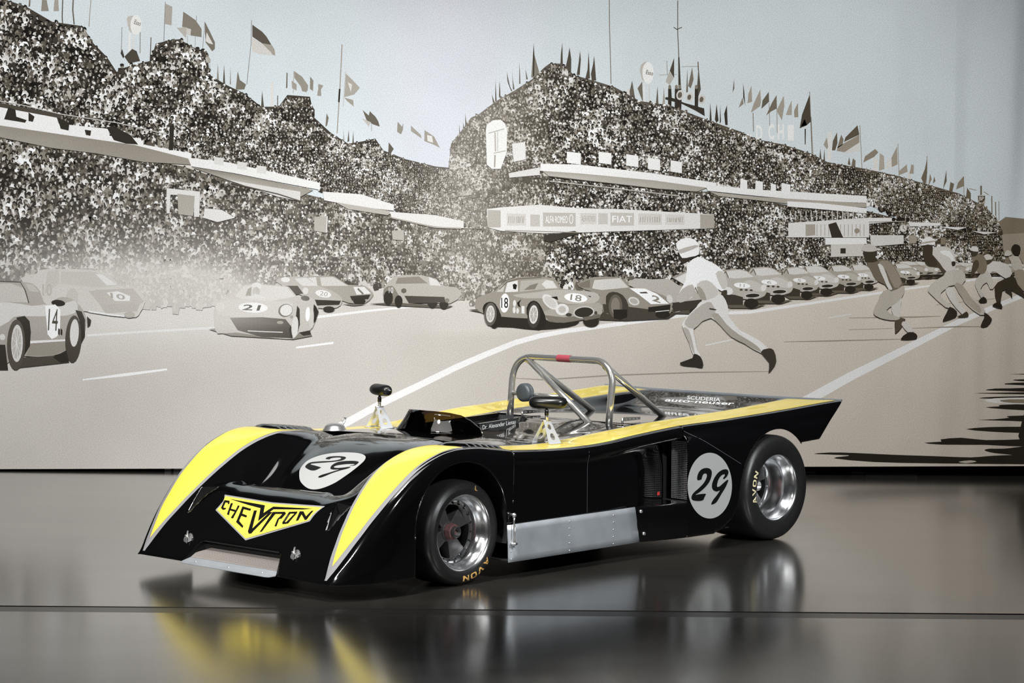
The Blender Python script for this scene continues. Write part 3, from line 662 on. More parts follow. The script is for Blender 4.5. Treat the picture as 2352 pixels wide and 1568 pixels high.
# hold-down link on the flank
for sg in (1, -1):
    hl = MB().tube([(-.300,.822*sg,.318),(-.303,.828*sg,.300)], .010, 12).tube([(-.303,.826*sg,.302),(-.302,.826*sg,.278),(-.300,.826*sg,.180)], [.006,.0035,.0035], 8).tube([(-.318,.818*sg,.262),(-.318,.818*sg,.178)], .003, 8)
    hl.tube([(-.288,.822*sg,.172),(-.325,.822*sg,.172)], .0075, 10).tube([(-.306,.806*sg,.172),(-.306,.834*sg,.172)], .007, 10).tube([(-.303,.806*sg,.310),(-.303,.835*sg,.310)], .007, 10)
    hl.build('hold_down_link', M_STEEL, CAR).location.x = .018
# aluminium strip on the tail edge
gy = MB(); V = []
for y in np.linspace(-.869, .869, 40):
    z = np.interp(abs(y), [0,.40,.50,.86],[.7145,.7145,.7155,.7205]); x = -2.898
    V += [(x, y, z-.004), (x-.012, y, z-.004), (x-.014, y, z+.009), (x-.002, y, z+.009)]
gy.add(V, [(4*i+j, 4*i+(j+1) % 4, 4*i+4+(j+1) % 4, 4*i+4+j) for i in range(39) for j in range(4)] + [(0,1,2,3), (159,158,157,156)])
tag(recalc(gy.build('tail_strip', M_ALU, tail_o, False)), 'aluminium strip along the tail edge')
# tail lettering, lying on the upswept panel
def tail_text(body, px_a, px_b, hpx, m_, shear, bold, nm):
    oa, da = px_ray(*px_a); ob, db = px_ray(*px_b); a_ = BODY.ray_cast(oa, da)[0]; b_ = BODY.ray_cast(ob, db)[0]
    oc, dc = px_ray(px_a[0] + hpx[0], px_a[1] + hpx[1]); c_ = BODY.ray_cast(oc, dc)[0]
    cu = bpy.data.curves.new(nm, 'FONT'); cu.body = body; cu.shear = shear; cu.offset = bold; cu.resolution_u = 4
    to_ = bpy.data.objects.new('tmp', cu); COL.objects.link(to_); me = bpy.data.meshes.new_from_object(to_.evaluated_get(bpy.context.evaluated_depsgraph_get())); bpy.data.objects.remove(to_)
    co = np.array([v.co[:] for v in me.vertices]); w_ = co[:, 0].max()
    for v in me.vertices:
        p = a_ + (b_-a_)*(v.co.x/w_) + (c_-a_)*(v.co.y/.7); q = BODY.ray_cast(Vector((p.x, p.y, 2)), Vector((0, 0, -1))); v.co = (q[0] if q[0] else p) + Vector((0, 0, .0012))
    me.materials.clear(); me.materials.append(m_); o = bpy.data.objects.new(nm, me); COL.objects.link(o); o.parent = tail_o
    return o
tail_text('SCUDERIA', (1577, 917), (1654, 922.5), (-1, -8.5), M_WHITE, .25, .005, 'tail_lettering')
tail_text('auto-neuser', (1526, 921.5), (1688, 931), (-1, -7.5), M_WHITE, .3, .02, 'tail_lettering')

# --- roll hoop
rb = MB(); R = .0185; pts = [(-1.512,-.356,.630),(-1.522,-.360,.75),(-1.532,-.361,.84)]
for k in range(1, 9):
    a = math.pi/2*k/8; pts.append((-1.535-.012*k/8, -.361 + .125*(1-math.cos(a)), .845 + .125*math.sin(a)))
L_ = [(x, -y, z) for x, y, z in pts[::-1]]
rb.tube(pts + L_, R, 18)
hoop = rb.build('roll_hoop', M_CHROME, CAR); tag(hoop, 'polished tubular roll hoop over the driver')
for nm, a_, b_, r_ in (('hoop_brace', (-1.545,-.262,.955), (-2.095,-.256,.640), .0175), ('hoop_brace', (-1.545,.300,.942), (-2.095,.256,.640), .0175), ('hoop_diagonal', (-1.54,-.250,.955), (-1.495,.238,.636), .0175), ('hoop_crossbar', (-1.524,-.360,.768), (-1.514,.048,.764), .0125)):
    MB().tube([a_, b_], r_, 16).build(nm, M_CHROME, hoop)
V, Fq = [], []
MB().tube([(-1.547,-.035,.9702),(-1.547,.060,.9702)], R + .0012, 18, False).build('red_tape', mat('faded_red_tape', (.36, .06, .08, 1), .5), hoop)
hr = MB().lathe([(-.030,.0),(-.030,.044),(-.024,.050),(-.010,.050),(-.008,.047),(-.004,.050),(.010,.050),(.018,.044),(.021,.034),(.022,0)], (-1.480,-.222,.778), 'x', 40)
tag(hr.build('headrest', M_PADGREY, CAR), 'round grey padded headrest')
for y_, x_ in ((-.30, -1.62), (.385, -1.66)):   # drilled tail latches
    lt = MB(); outl = [(-.075,-.004),(.06,-.006),(.075,.006),(.06,.016),(-.075,.010)]
    Vh, Fh = fill2d(outl, [[(hx+.0045*math.cos(k*math.pi/4), .004+.0045*math.sin(k*math.pi/4)) for k in range(8)] for hx in (-.05,-.02,.01,.04)])
    zz = drop(x_, y_, 0).z + .012
    lo = obj('tail_latch', [(x_ + a_, y_, zz + b_) for a_, b_ in Vh], Fh, M_STEEL, CAR, False); md = lo.modifiers.new('t', 'SOLIDIFY'); md.thickness = .003
    MB().tube([(x_+.07, y_, zz-.02), (x_+.07, y_, zz+.012)], .006, 8).build('latch_post', M_STEEL, lo)

# --- mirrors on drilled brackets
M_ALU2 = mat('polished_bracket', (.74, .76, .78, 1), .34, .5)
for sg, yaw in ((1, math.radians(32)), (-1, math.radians(-17))):
    root = empty('door_mirror', (0, 0, 0), 0, CAR)
    bx, by = -.757, .600*sg; zb = drop(bx, by, 0).z
    for s2 in (-1, 1):
        outl = [(-.043,0),(.043,0),(.043,.010),(.026,.102),(.026,.114),(-.026,.114),(-.026,.102),(-.043,.010)]
        ho = [[(.0165*math.cos(2*math.pi*k/20), .036 + .0165*math.sin(2*math.pi*k/20)) for k in range(20)], [(.0135*math.cos(2*math.pi*k/20), .083 + .0135*math.sin(2*math.pi*k/20)) for k in range(20)]]
        Vh, Fh = fill2d(outl, ho); pv = []
        for a_, b_ in Vh: pv.append((bx + a_, by + s2*(.056*(1 - b_/.114) + .0025), zb + b_))
        pl = obj('bracket_plate', pv, Fh, M_ALU2, root, False); md = pl.modifiers.new('t', 'SOLIDIFY'); md.thickness = .0025; md.offset = 0
        MB().box((bx-.043, by + s2*.0585 - .012, zb - .001), (bx+.043, by + s2*.0585 + .012, zb + .0035)).build('bracket_foot', M_STEEL, root, False)
    MB().box((bx-.026, by-.006, zb+.110), (bx+.026, by+.006, zb+.116)).tube([(bx, by, zb+.112), (bx, by, zb+.160)], .0085, 14).build('stalk', M_STEEL, root)
    MB().tube([(bx, by, zb+.140), (bx, by, zb+.162), (bx, by, zb+.176)], [.0105, .0105, .004], 12).build('stalk_boot', M_SATIN, root)
    c_ = Vector((bx - .008, by, .806)); hw, dp, hh = .098, .042, .031
    fwd_ = Vector((math.cos(yaw), math.sin(yaw), 0)); lat = Vector((-math.sin(yaw), math.cos(yaw), 0)); V = []; NU, NW = 28, 20
    # shell: a bowed capsule, rounded in front, open flat glass behind
    for i in range(NU + 1):
        u = -1 + 2*i/NU; e = (1 - abs(u)**5.5)**(1/2.2) if abs(u) < 1 else 0.0
        for j in range(NW):
            a_ = 2*math.pi*j/NW; f_ = math.cos(a_); h_ = math.sin(a_)
            fx_ = (dp*f_ if f_ > 0 else .020*f_)*e - .012*u*u
            V.append(c_ + lat*(u*hw) + fwd_*fx_ + Vector((0, 0, hh*h_*max(e, .0))))
    Fq = [(i*NW+j, i*NW+(j+1) % NW, (i+1)*NW+(j+1) % NW, (i+1)*NW+j) for i in range(NU) for j in range(NW)]
    recalc(obj('mirror_shell', V, Fq, M_SATIN, root))
    V = []
    for k in range(40):
        a_ = 2*math.pi*k/40; V.append(c_ + lat*(hw*.86*math.copysign(abs(math.cos(a_))**.6, math.cos(a_))) - fwd_*.0235 + Vector((0, 0, hh*.78*math.copysign(abs(math.sin(a_))**.8, math.sin(a_)))))
    V2 = [v + fwd_*.012 for v in V]
    obj('mirror_glass', V + V2, [tuple(range(40))] + [(k, (k+1) % 40, 40+(k+1) % 40, 40+k) for k in range(40)], M_CHROME, root, False)

# --- wheels
def letters_on_tyre(word, ang0, ang1, rc, hgt, yplane, m_, parent, sg, cx, cz, tyre_prof):
    """letters running clockwise round the outer sidewall, tops outwards (seen from outside)"""
    G = {'A': ([(0,0),(.22,0),(.28,.22),(.72,.22),(.78,0),(1,0),(.62,1),(.38,1)], [[(.36,.40),(.64,.40),(.5,.78)]]), 'V': ([(0,1),(.24,1),(.5,.28),(.76,1),(1,1),(.62,0),(.38,0)], []),
         'O': ([(.2,0),(.8,0),(1,.2),(1,.8),(.8,1),(.2,1),(0,.8),(0,.2)], [[(.28,.2),(.72,.2),(.76,.25),(.76,.75),(.72,.8),(.28,.8),(.24,.75),(.24,.25)]]), 'N': ([(0,0),(.24,0),(.24,.62),(.76,0),(1,0),(1,1),(.76,1),(.76,.38),(.24,1),(0,1)], []),
         'L': ([(0,0),(.8,0),(.8,.18),(.2,.18),(.2,1),(0,1)], [])}
    n = len(word); step_ = (ang1 - ang0)/n
    for i, ch in enumerate(word):
        ol, ho = G[ch]; Vh, Fh = fill2d(ol, ho, .25); V = []
        for a_, b_ in Vh:
            th = ang0 + step_*(i + .1 + .8*a_); r = rc + hgt*b_; d_ = tyre_prof(r)
            u, v_ = r*math.cos(th), r*math.sin(th)      # u = rearwards, v = up
            V.append((cx - u, yplane + sg*(d_ + .0022), cz + v_))
        obj('tyre_letter', V, Fh, m_, parent, False)
def wheel(cx, yout, cz, rt, sg, front, steer):
    root = empty('front_wheel' if front else 'rear_wheel', (0, 0, 0), 0, CAR)
    wd = .235 if front else .355
    # tyre: (offset from rim plane towards outside, radius)
    tp = [(-.004,.176),(.006,.181),(.0075,.190),(.010,.200),(.013,.215),(.012,rt-.030),(.007,rt-.018),(-.004,rt-.0085),(-.018,rt-.003),(-.034,rt-.0006),(-.06,rt),(-wd/2,rt+.0005)]
    inn = [(-wd - d, r) for d, r in tp[::-1][1:]]
    prof = tp + inn
    ty = MB().lathe(prof, (cx, yout*sg, cz), 'y', 96, sg).build('tyre', M_TYRE, root); recalc(ty)
    dd = .085 if front else .165
    rp = [(-.002,.1735),(.004,.1785),(.006,.1830),(.0035,.1845),(-.004,.1840)]
    rp_in = [(-.002,.1735),(-.010,.170),(-.020,.168),(-.026,.160),(-.040,.157),(-.050,.148)]
    if front: rp_in += [(-.060,.144),(-.072,.143),(-.080,.140),(-.084,.127),(-.090,.126),(-.12,.125)]
    else: rp_in += [(-.070,.146),(-.10,.145),(-.13,.145),(-.150,.143),(-.160,.139),(-.165,.124),(-.172,.123),(-.20,.122)]
    ro = MB().lathe(rp[::-1] + rp_in[1:], (cx, yout*sg, cz), 'y', 96, sg).build('rim', M_RIM, root); recalc(ro); autosmooth(ro, 50)
    nb = 20 if front else 16
    for k in range(nb):
        a_ = 2*math.pi*(k + .3)/nb; MB().tube([(cx + .1335*math.cos(a_), (yout-dd-.002)*sg, cz + .1335*math.sin(a_)), (cx + .1335*math.cos(a_), (yout-dd+.009)*sg, cz + .1335*math.sin(a_))], .0042, 6).build('rim_bolt', M_SATIN if front else M_STEEL, ro, False)
    # wheel centre: hub boss and four broad spokes
    ctm = MB(); yb_ = yout - dd - .035
    for k in range(4):
        a0 = math.pi/4 + k*math.pi/2 + .25; V = []
        for r_, hw_ in ((.03, .026), (.07, .034), (.126, .050)):
            for s_ in (-1, 1):
                ca, sa = math.cos(a0), math.sin(a0); px_, pz_ = r_*ca - s_*hw_*sa, r_*sa + s_*hw_*ca
                for dy in (.026 - .10*(r_-.03), -.03): V.append((cx + px_, (yb_ + dy)*sg, cz + pz_))
        fq = []
        for i in range(2):
            b0 = i*4; fq += [(b0, b0+2, b0+6, b0+4), (b0+1, b0+5, b0+7, b0+3), (b0, b0+4, b0+5, b0+1), (b0+2, b0+3, b0+7, b0+6)]
        ctm.add(V, fq)
    ctm.lathe([(-.05,.0),(-.05,.052),(.020,.050),(.032,.044),(.034,.0)], (cx, yb_*sg, cz), 'y', 32, sg)
    ctm.lathe([(-.055,.126),(-.055,0)], (cx, yb_*sg, cz), 'y', 32, sg)
    bevel(recalc(ctm.build('wheel_centre', M_MAG, root, False)), .003)
    nut = MB(); V = []
    for d_, r_ in ((.030,.040),(.036,.041),(.062,.037)):
        for k in range(8): V.append((cx + r_*math.cos(k*math.pi/4 + .2), (yb_ + d_)*sg, cz + r_*math.sin(k*math.pi/4 + .2)))
    nut.add(V, [(i*8+k, i*8+(k+1) % 8, (i+1)*8+(k+1) % 8, (i+1)*8+k) for i in range(2) for k in range(8)] + [tuple(range(16, 24))])
    no = recalc(nut.build('wheel_nut', M_NUT, root, False))
    MB().lathe([(.05,.026),(.082,.026),(.084,.024),(.083,.019),(.060,.018),(.060,0)], (cx, yb_*sg, cz), 'y', 24, sg).build('nut_collar', M_STEEL if not front else M_MAG, no)
    MB().tube([(cx + .09, (yb_+.01)*sg, cz - .075), (cx + .105, (yb_+.045)*sg, cz - .083)], .0035, 6).build('valve', M_SATIN, root)
    tpr = lambda r: float(np.interp(r, [p[1] for p in tp[:7]], [p[0] for p in tp[:7]])) + .0006
    if front:
        letters_on_tyre('AVON', math.radians(-38), math.radians(-95), rt-.047, .026, yout*sg, M_GOLD, ty, sg, cx, cz, tpr)
        letters_on_tyre('L', math.radians(73), math.radians(66), rt-.040, .022, yout*sg, M_GOLD, ty, sg, cx, cz, tpr)
    else:
        letters_on_tyre('AVON', math.radians(200), math.radians(151), rt-.084, .034, yout*sg, M_CREAM, ty, sg, cx, cz, tpr)
    if steer:
        piv = Matrix.Translation((cx, yout*sg - .1*sg, 0)); root.matrix_local = piv @ Matrix.Rotation(steer, 4, 'Z') @ piv.inverted()
    return root
for sg in (1, -1):
    wheel(0, .7666, .2455, .2455, sg, True, .026)
    wheel(-2.311, .8634, .283, .283, sg, False, 0)
# ------------------------------------------------------------------ printed fabric banner: a black-and-white picture of a race start
YB = 15.0
def BP(px, py, lift=0.0):
    o_, d_ = px_ray_world(px, py); p = o_ + d_ * (YB / d_.y)
    return Vector((p.x, YB - lift, p.z))
def haze(x, y):
    h = .80*math.exp(-((x-420)/230)**2 - ((y-705)/80)**2) + .70*math.exp(-((x-250)/420)**2 - ((y-655)/105)**2) + .20*math.exp(-((x-500)/520)**2 - ((y-540)/120)**2)
    h += .30*math.exp(-((x-1075)/120)**2) * (1 if y < 760 else 0)
    return min(.9, h)
def sep(v, x=1000.0, warm=1.0):
    v = max(0., min(255., v)); k = math.sin(math.pi*min(1, v/235.)) * warm
    w = 1.0 + .7*min(1, max(0, (x-1500)/800.))
    return (v + 6*k*w, v - 1.5*k*w, v - 12*k*w)
ALB = 1.06
def tone(v, x, y, hz=1.0, warm=1.0):
    r, g, b = sep(v, x, warm); h = haze(x, y)*hz; hc = (214, 209, 203)
    c = [r + (hc[0]-r)*h, g + (hc[1]-g)*h, b + (hc[2]-b)*h]
    return tuple(min(.95, lin(max(0, min(255, q)))*ALB) for q in c) + (1.0,)
def print_mat():
    m = bpy.data.materials.new('printed_fabric'); m.use_nodes = True; nt = m.node_tree; b = nt.nodes['Principled BSDF']
    at = nt.nodes.new('ShaderNodeAttribute'); at.attribute_name = 'Col'
    tc = nt.nodes.new('ShaderNodeTexCoord'); n = nt.nodes.new('ShaderNodeTexNoise'); n.inputs['Scale'].default_value = 150; n.inputs['Detail'].default_value = 2
    mp = nt.nodes.new('ShaderNodeMapping'); mp.inputs['Scale'].default_value = (1, .02, 1); nt.links.new(tc.outputs['Object'], mp.inputs['Vector']); nt.links.new(mp.outputs['Vector'], n.inputs['Vector'])
    mr = nt.nodes.new('ShaderNodeMapRange'); mr.inputs['From Min'].default_value = .25; mr.inputs['From Max'].default_value = .75; mr.inputs['To Min'].default_value = .80; mr.inputs['To Max'].default_value = 1.16
    nt.links.new(n.outputs['Fac'], mr.inputs['Value'])
    n3 = nt.nodes.new('ShaderNodeTexNoise'); n3.inputs['Scale'].default_value = 2.3; n3.inputs['Detail'].default_value = 5; nt.links.new(mp.outputs['Vector'], n3.inputs['Vector'])
    mr3 = nt.nodes.new('ShaderNodeMapRange'); mr3.inputs['To Min'].default_value = .93; mr3.inputs['To Max'].default_value = 1.07; nt.links.new(n3.outputs['Fac'], mr3.inputs['Value'])
    mu = nt.nodes.new('ShaderNodeMath'); mu.operation = 'MULTIPLY'; nt.links.new(mr.outputs['Result'], mu.inputs[0]); nt.links.new(mr3.outputs['Result'], mu.inputs[1])
    mx = nt.nodes.new('ShaderNodeMix'); mx.data_type = 'RGBA'; mx.blend_type = 'MULTIPLY'; mx.inputs['Factor'].default_value = 1
    nt.links.new(at.outputs['Color'], mx.inputs['A']); nt.links.new(mu.outputs['Value'], mx.inputs['B']); nt.links.new(mx.outputs['Result'], b.inputs['Base Color'])
    b.inputs['Roughness'].default_value = .9; b.inputs['Specular IOR Level'].default_value = .1
    # soft hanging folds towards the right-hand end of the cloth, as fine relief
    sp = nt.nodes.new('ShaderNodeSeparateXYZ'); nt.links.new(tc.outputs['Object'], sp.inputs[0])
    n5 = nt.nodes.new('ShaderNodeTexNoise'); n5.inputs['Scale'].default_value = 1.5; n5.inputs['Detail'].default_value = 1
    mp5 = nt.nodes.new('ShaderNodeMapping'); mp5.inputs['Scale'].default_value = (2.2, .01, .22); mp5.inputs['Rotation'].default_value = (0, .12, 0)
    nt.links.new(tc.outputs['Object'], mp5.inputs['Vector']); nt.links.new(mp5.outputs['Vector'], n5.inputs['Vector'])
    fm = nt.nodes.new('ShaderNodeMapRange'); fm.inputs['From Min'].default_value = 2.3; fm.inputs['From Max'].default_value = 3.0; nt.links.new(sp.outputs['X'], fm.inputs['Value'])
    mu5 = nt.nodes.new('ShaderNodeMath'); mu5.operation = 'MULTIPLY'; nt.links.new(n5.outputs['Fac'], mu5.inputs[0]); nt.links.new(fm.outputs['Result'], mu5.inputs[1])
    bp = nt.nodes.new('ShaderNodeBump'); bp.inputs['Strength'].default_value = 1; bp.inputs['Distance'].default_value = .16; nt.links.new(mu5.outputs['Value'], bp.inputs['Height']); nt.links.new(bp.outputs['Normal'], b.inputs['Normal'])
    return m
M_PRINT = print_mat()
class Ink:
    """collects flat printed shapes (picture pixels) into one thin mesh on the cloth"""
    layer = 1.0
    def __init__(s): s.v = []; s.f = []; s.c = []
    def poly(s, pts, v, sm=0, hz=1.0, warm=1.0, lay=None):
        if sm: pts = cr_closed(pts, sm)
        if lay is None: Ink.layer += .28; lay = Ink.layer
        n = len(s.v); s.v += [BP(x, y, lay*3.0e-5) for x, y in pts]
        s.c += [tone(v[0] + (v[1]-v[0])*i/max(1, len(pts)-1) if isinstance(v, tuple) else v, x, y, hz, warm) for i, (x, y) in enumerate(pts)]
        if len(pts) <= 4: s.f.append(tuple(n+i for i in range(len(pts))))
        else:
            for t in tessellate_polygon([[Vector((x, y, 0)) for x, y in pts]]): s.f.append(tuple(n+i for i in t))
        return s
    def ell(s, cx, cy, rx, ry, v, rot=0, n=20, hz=1.0, lay=None):
        c, k = math.cos(rot), math.sin(rot); P = []
        for i in range(n):
            a = 2*math.pi*i/n; x, y = rx*math.cos(a), ry*math.sin(a); P.append((cx + x*c - y*k, cy + x*k + y*c))
        return s.poly(P, v, 0, hz, lay=lay)
    def line(s, pts, wd, v, hz=1.0):
        L, R = [], []; ws = wd if hasattr(wd, '__len__') else [wd]*len(pts)
        for i, (x, y) in enumerate(pts):
            a, b = pts[max(0, i-1)], pts[min(len(pts)-1, i+1)]; dx, dy = b[0]-a[0], b[1]-a[1]; q = math.hypot(dx, dy) or 1
            nx, ny = -dy/q*ws[i]/2, dx/q*ws[i]/2; L.append((x+nx, y+ny)); R.append((x-nx, y-ny))
        Ink.layer += .28
        for i in range(len(pts)-1): s.poly([L[i], L[i+1], R[i+1], R[i]], v, 0, hz, lay=Ink.layer)
        return s
    def text(s, body, cx, cy, wd, ht, v, rot=0, skew=0, hz=1.0, bold=0.0):
        cu = bpy.data.curves.new('t', 'FONT'); cu.body = body; cu.offset = bold; cu.resolution_u = 3
        o_ = bpy.data.objects.new('t', cu); COL.objects.link(o_); me = bpy.data.meshes.new_from_object(o_.evaluated_get(bpy.context.evaluated_depsgraph_get())); bpy.data.objects.remove(o_)
        co = np.array([q.co[:2] for q in me.vertices]); lo, hi = co.min(0), co.max(0); Ink.layer += .28; n = len(s.v)
        for a, b in co:
            x, y = ((a-lo[0])/(hi[0]-lo[0]) - .5)*wd, (.5 - (b-lo[1])/(hi[1]-lo[1]))*ht; x += skew*y
            X, Y = cx + x*math.cos(rot) - y*math.sin(rot), cy + x*math.sin(rot) + y*math.cos(rot)
            s.v.append(BP(X, Y, Ink.layer*3.0e-5)); s.c.append(tone(v, X, Y, hz))
        s.f += [tuple(n+i for i in p.vertices) for p in me.polygons]; bpy.data.meshes.remove(me); return s
    def done(s, name, parent, kind=None, label=None):
        me = bpy.data.meshes.new(name); me.from_pydata([tuple(p) for p in s.v], [], s.f); me.update()
        ca = me.color_attributes.new('Col', 'FLOAT_COLOR', 'POINT'); ca.data.foreach_set('color', np.array(s.c, np.float32).ravel())
        me.materials.append(M_PRINT); o = bpy.data.objects.new(name, me); COL.objects.link(o); o.parent = parent
        if kind: o['kind'] = kind
        if label: o['label'] = label
        return o
def T(ox, oy, k): return lambda L: [(ox + x/k, oy + y/k) for x, y in L]
rng = random.Random(7)

# the cloth itself: sky above, track below
def cloth_tone(x, y):
    top = np.interp(x, [-400,0,250,480,760,1030,1260,1500,1850,2100,2300,2800], [20,60,150,190,320,380,160,240,350,410,480,520])
    if y < top + 160: 
        r, g, b = 205, 212, 215; k = np.interp(y, [-400, 0, 400], [.97, .98, 1.0]); pk = math.exp(-((x-1030)/170)**2)*.7
        r, g, b = r*k + 4*pk, g*k - 4*pk, b*k + 2*pk
        c = (r, g, b)
    else:
        t = np.interp(x, [-400, 0, 500, 1100, 1500, 1800, 2050, 2352, 2800], [202, 201, 190, 182, 185, 192, 194, 182, 176]); wv = 1 + .9*np.interp(x, [900, 2200], [0, 1])
        t2 = t + np.interp(y, [640, 760, 900, 1080], [10, 4, -2, -8])
        c = (t2 + 4*wv, t2 - 2*wv, t2 - 9*wv)
        h = haze(x, y)*.8; c = tuple(a + (b-a)*h for a, b in zip(c, (220, 216, 212)))
    return tuple(min(.95, lin(q)*ALB) for q in c) + (1,)
gx = np.linspace(-330, 2700, 122); gy_ = np.concatenate([np.linspace(-260, 1040, 70), [1055]])
bl, br = 1077.0, 1070.0
v_, c_ = [], []
for y in gy_:
    for x in gx:
        yy = y if y < 1055 else (bl + (br-bl)*x/IW)
        v_.append(BP(x, yy)); c_.append(cloth_tone(x, yy))
nx = len(gx); f_ = [(j*nx+i, (j+1)*nx+i, (j+1)*nx+i+1, j*nx+i+1) for j in range(len(gy_)-1) for i in range(nx-1)]
me = bpy.data.meshes.new('backdrop_banner'); me.from_pydata([tuple(p) for p in v_], [], f_); me.update()
ca = me.color_attributes.new('Col', 'FLOAT_COLOR', 'POINT'); ca.data.foreach_set('color', np.array(c_, np.float32).ravel())
me.materials.append(M_PRINT); me.polygons.foreach_set('use_smooth', [True]*len(me.polygons))
BAN = bpy.data.objects.new('backdrop_banner', me); COL.objects.link(BAN)
tag(BAN, 'huge fabric banner printed with a sepia race start before packed grandstands', 'banner')

# --- track markings and shadows on the track
class LineSet:
    n = 0
    def line(s, *a): LineSet.n += 1; Ink.layer = 1 + LineSet.n*.3; Ink().line(*a).done('printed_track_line', BAN)
k = LineSet()
k.line([(190, 872), (290, 860), (384, 848)], [3, 7, 4], 236, .3); k.line([(680, 798), (766, 787)], [4, 5], 232, .3)
k.line([(200, 770), (320, 762), (500, 752)], 5, 226, .4); k.line([(720, 729), (860, 712), (1000, 700)], [6, 5, 2], 228, .5)
k.line([(740, 1000), (800, 968), (880, 924), (960, 886), (1050, 842), (1120, 812), (1190, 784)], [17, 17, 16, 15, 14, 13, 12], 222, 0)
k.line([(1185, 786), (1240, 771), (1300, 760), (1420, 744), (1590, 721), (1720, 717), (1850, 698), (2050, 668), (2200, 647), (2352, 628), (2500, 612)], [12, 11, 10, 9, 8, 7, 6, 5, 4, 4, 3], 226, 0)
k.line([(1820, 938), (1950, 866), (2082, 800), (2200, 740), (2300, 698), (2420, 650)], [24, 20, 16, 13, 11, 9], 224, 0)
k.line([(1620, 793), (1685, 779)], 2.5, 214, 0); k.line([(1902, 730), (1955, 721)], 2.5, 212, 0)
for a in ([(1178, 868), (1250, 872), (1400, 862), (1600, 855), (1765, 853)], [(1800, 785), (1900, 783), (2100, 778)], [(1950, 757), (2050, 754)], [(2090, 754), (2200, 750), (2270, 750)], [(1950, 730), (2100, 728), (2160, 726)], [(2150, 700), (2300, 684)]): k.line(a, [1.2] + [3]*(len(a)-2) + [1.2], 138, 0)
Ink.layer = 7; z = T(1850, 800, 4.48); k = Ink()
for L in ([(80,1085),(250,1070),(500,1074),(900,1093),(1350,1108),(1700,1120),(1900,1105),(2300,1090),(3800,1050),(3800,1215),(2300,1192),(1300,1182),(700,1168),(290,1130),(400,1110),(440,1098)],
          [(1220,970),(1400,958),(1390,935),(1600,918),(1850,942),(2200,935),(2350,930),(2350,1010),(1850,992),(1400,990)], [(1840,1045),(1900,1030),(2050,1030),(2400,1000),(2400,1110),(2030,1085),(1900,1068)],
          [(1650,830),(1900,808),(2250,805),(2500,800),(2500,880),(2190,868),(1900,856)], [(1770,735),(1950,728),(2100,712),(2080,695),(2500,690),(2500,755),(2100,745)], [(1850,605),(2000,595),(2010,580),(2500,570),(2500,640),(2050,625)],
          [(1790,510),(1950,497),(2500,490),(2500,520),(1900,516)], [(1740,460),(1950,455),(2500,450),(2500,475),(1950,466)], [(1850,430),(1950,412),(2120,410),(2500,400),(2500,450),(2050,437)], [(2050,370),(2150,352),(2500,350),(2500,385)], [(2150,320),(2500,312),(2500,345),(2200,335)], [(2090,264),(2500,258),(2500,272)],
          [(2190,900),(2240,700),(2290,560),(2330,380),(3800,300),(3800,1195),(2280,1192),(2190,1130),(2230,1010)]): k.poly(z(L), 34, 2 if L[0][0] != 2190 else 0, 0)
k.poly(z([(1575,1165),(1700,1150),(1760,1165),(1650,1180)]), 165, 2, 0)
k.poly(z([(1840,535),(1950,512),(2250,505),(2600,510),(2600,570),(2250,575),(1950,560)]), 205, 2, 0); k.poly(z([(2000,540),(2100,524),(2600,522),(2600,562),(2150,562)]), 120, 2, 0)
k.done('printed_shadow', BAN, None, 'black spectator shadows printed across the track corner')
k = Ink(); k.poly([(2290, 512), (2310, 498), (2352, 502), (2800, 500), (2800, 640), (2300, 610)], 118, 0, 0); k.poly([(2300, 545), (2352, 535), (2800, 520), (2800, 610), (2310, 590)], 145, 2, 0); k.done('printed_hillside', BAN)

# --- flags, masts and signs above the crowd
def flag(name, shapes, lines=()):
    Ink.layer = 4; q = Ink()
    for L, wd, v in lines: q.line(L, wd, v, 0)
    for L, v in shapes: q.poly(L, v, 0, 0)
    q.done(name, BAN)
A_ = T(0, 0, 3.92); B_ = T(500, 0, 3.92); C_ = T(1000, 60, 3.92); D_ = T(1500, 60, 3.92); E_ = T(1850, 230, 2352/502)
flag('printed_flag', [(A_([(1488,32),(1552,60),(1545,228),(1482,215)]), 158)], [(A_([(1488,15),(1475,380)]), 1.2, 90)])
flag('printed_flag', [(A_([(1650,105),(1760,180),(1815,260),(1815,335),(1720,320),(1640,240)]), 120), (A_([(1640,240),(1720,262),(1715,320),(1680,310)]), 190), (A_([(1590,250),(1680,245),(1675,345)]), 170)], [(A_([(1770,140),(1765,240)]), 1, 110), (A_([(1690,320), (1685,470)]), 1, 140), (A_([(1760,330), (1755,440)]), 1, 140)])
flag('printed_flag', [(A_([(1845,195),(1885,275),(1935,380),(1935,440),(1910,462),(1880,420),(1850,380),(1845,280)]), 110), (A_([(1860,290),(1920,400),(1880,390),(1850,370)]), 205)], [(A_([(1845,195),(1825,430)]), 1, 110)])
flag('printed_flag', [(B_([(312,222),(400,285),(440,330),(485,405),(400,390),(312,330)]), 82), (B_([(390,388),(485,403),(510,440),(520,500),(480,490),(400,440)]), 150), (B_([(306,335),(400,392),(480,470),(500,500),(380,490),(310,460)]), 196)], [(B_([(305,180),(300,400),(262,760)]), 1.2, 110)])
flag('printed_flag', [(B_([(688,640),(760,690),(815,770),(810,820),(745,775),(690,700)]), 140), (B_([(665,725),(712,760),(710,815),(670,795)]), 150), (B_([(745,770),(815,775),(800,830),(760,820)]), 140)], [(B_([(686,640),(680,840)]), 1, 140)])
flag('printed_flag', [(B_([(832,688),(862,725),(858,820),(830,800)]), 130), (B_([(905,755),(952,770),(930,805),(932,865),(895,860),(905,800)]), 145), (B_([(620,650),(630,660),(628,790),(615,795)]), 105)])
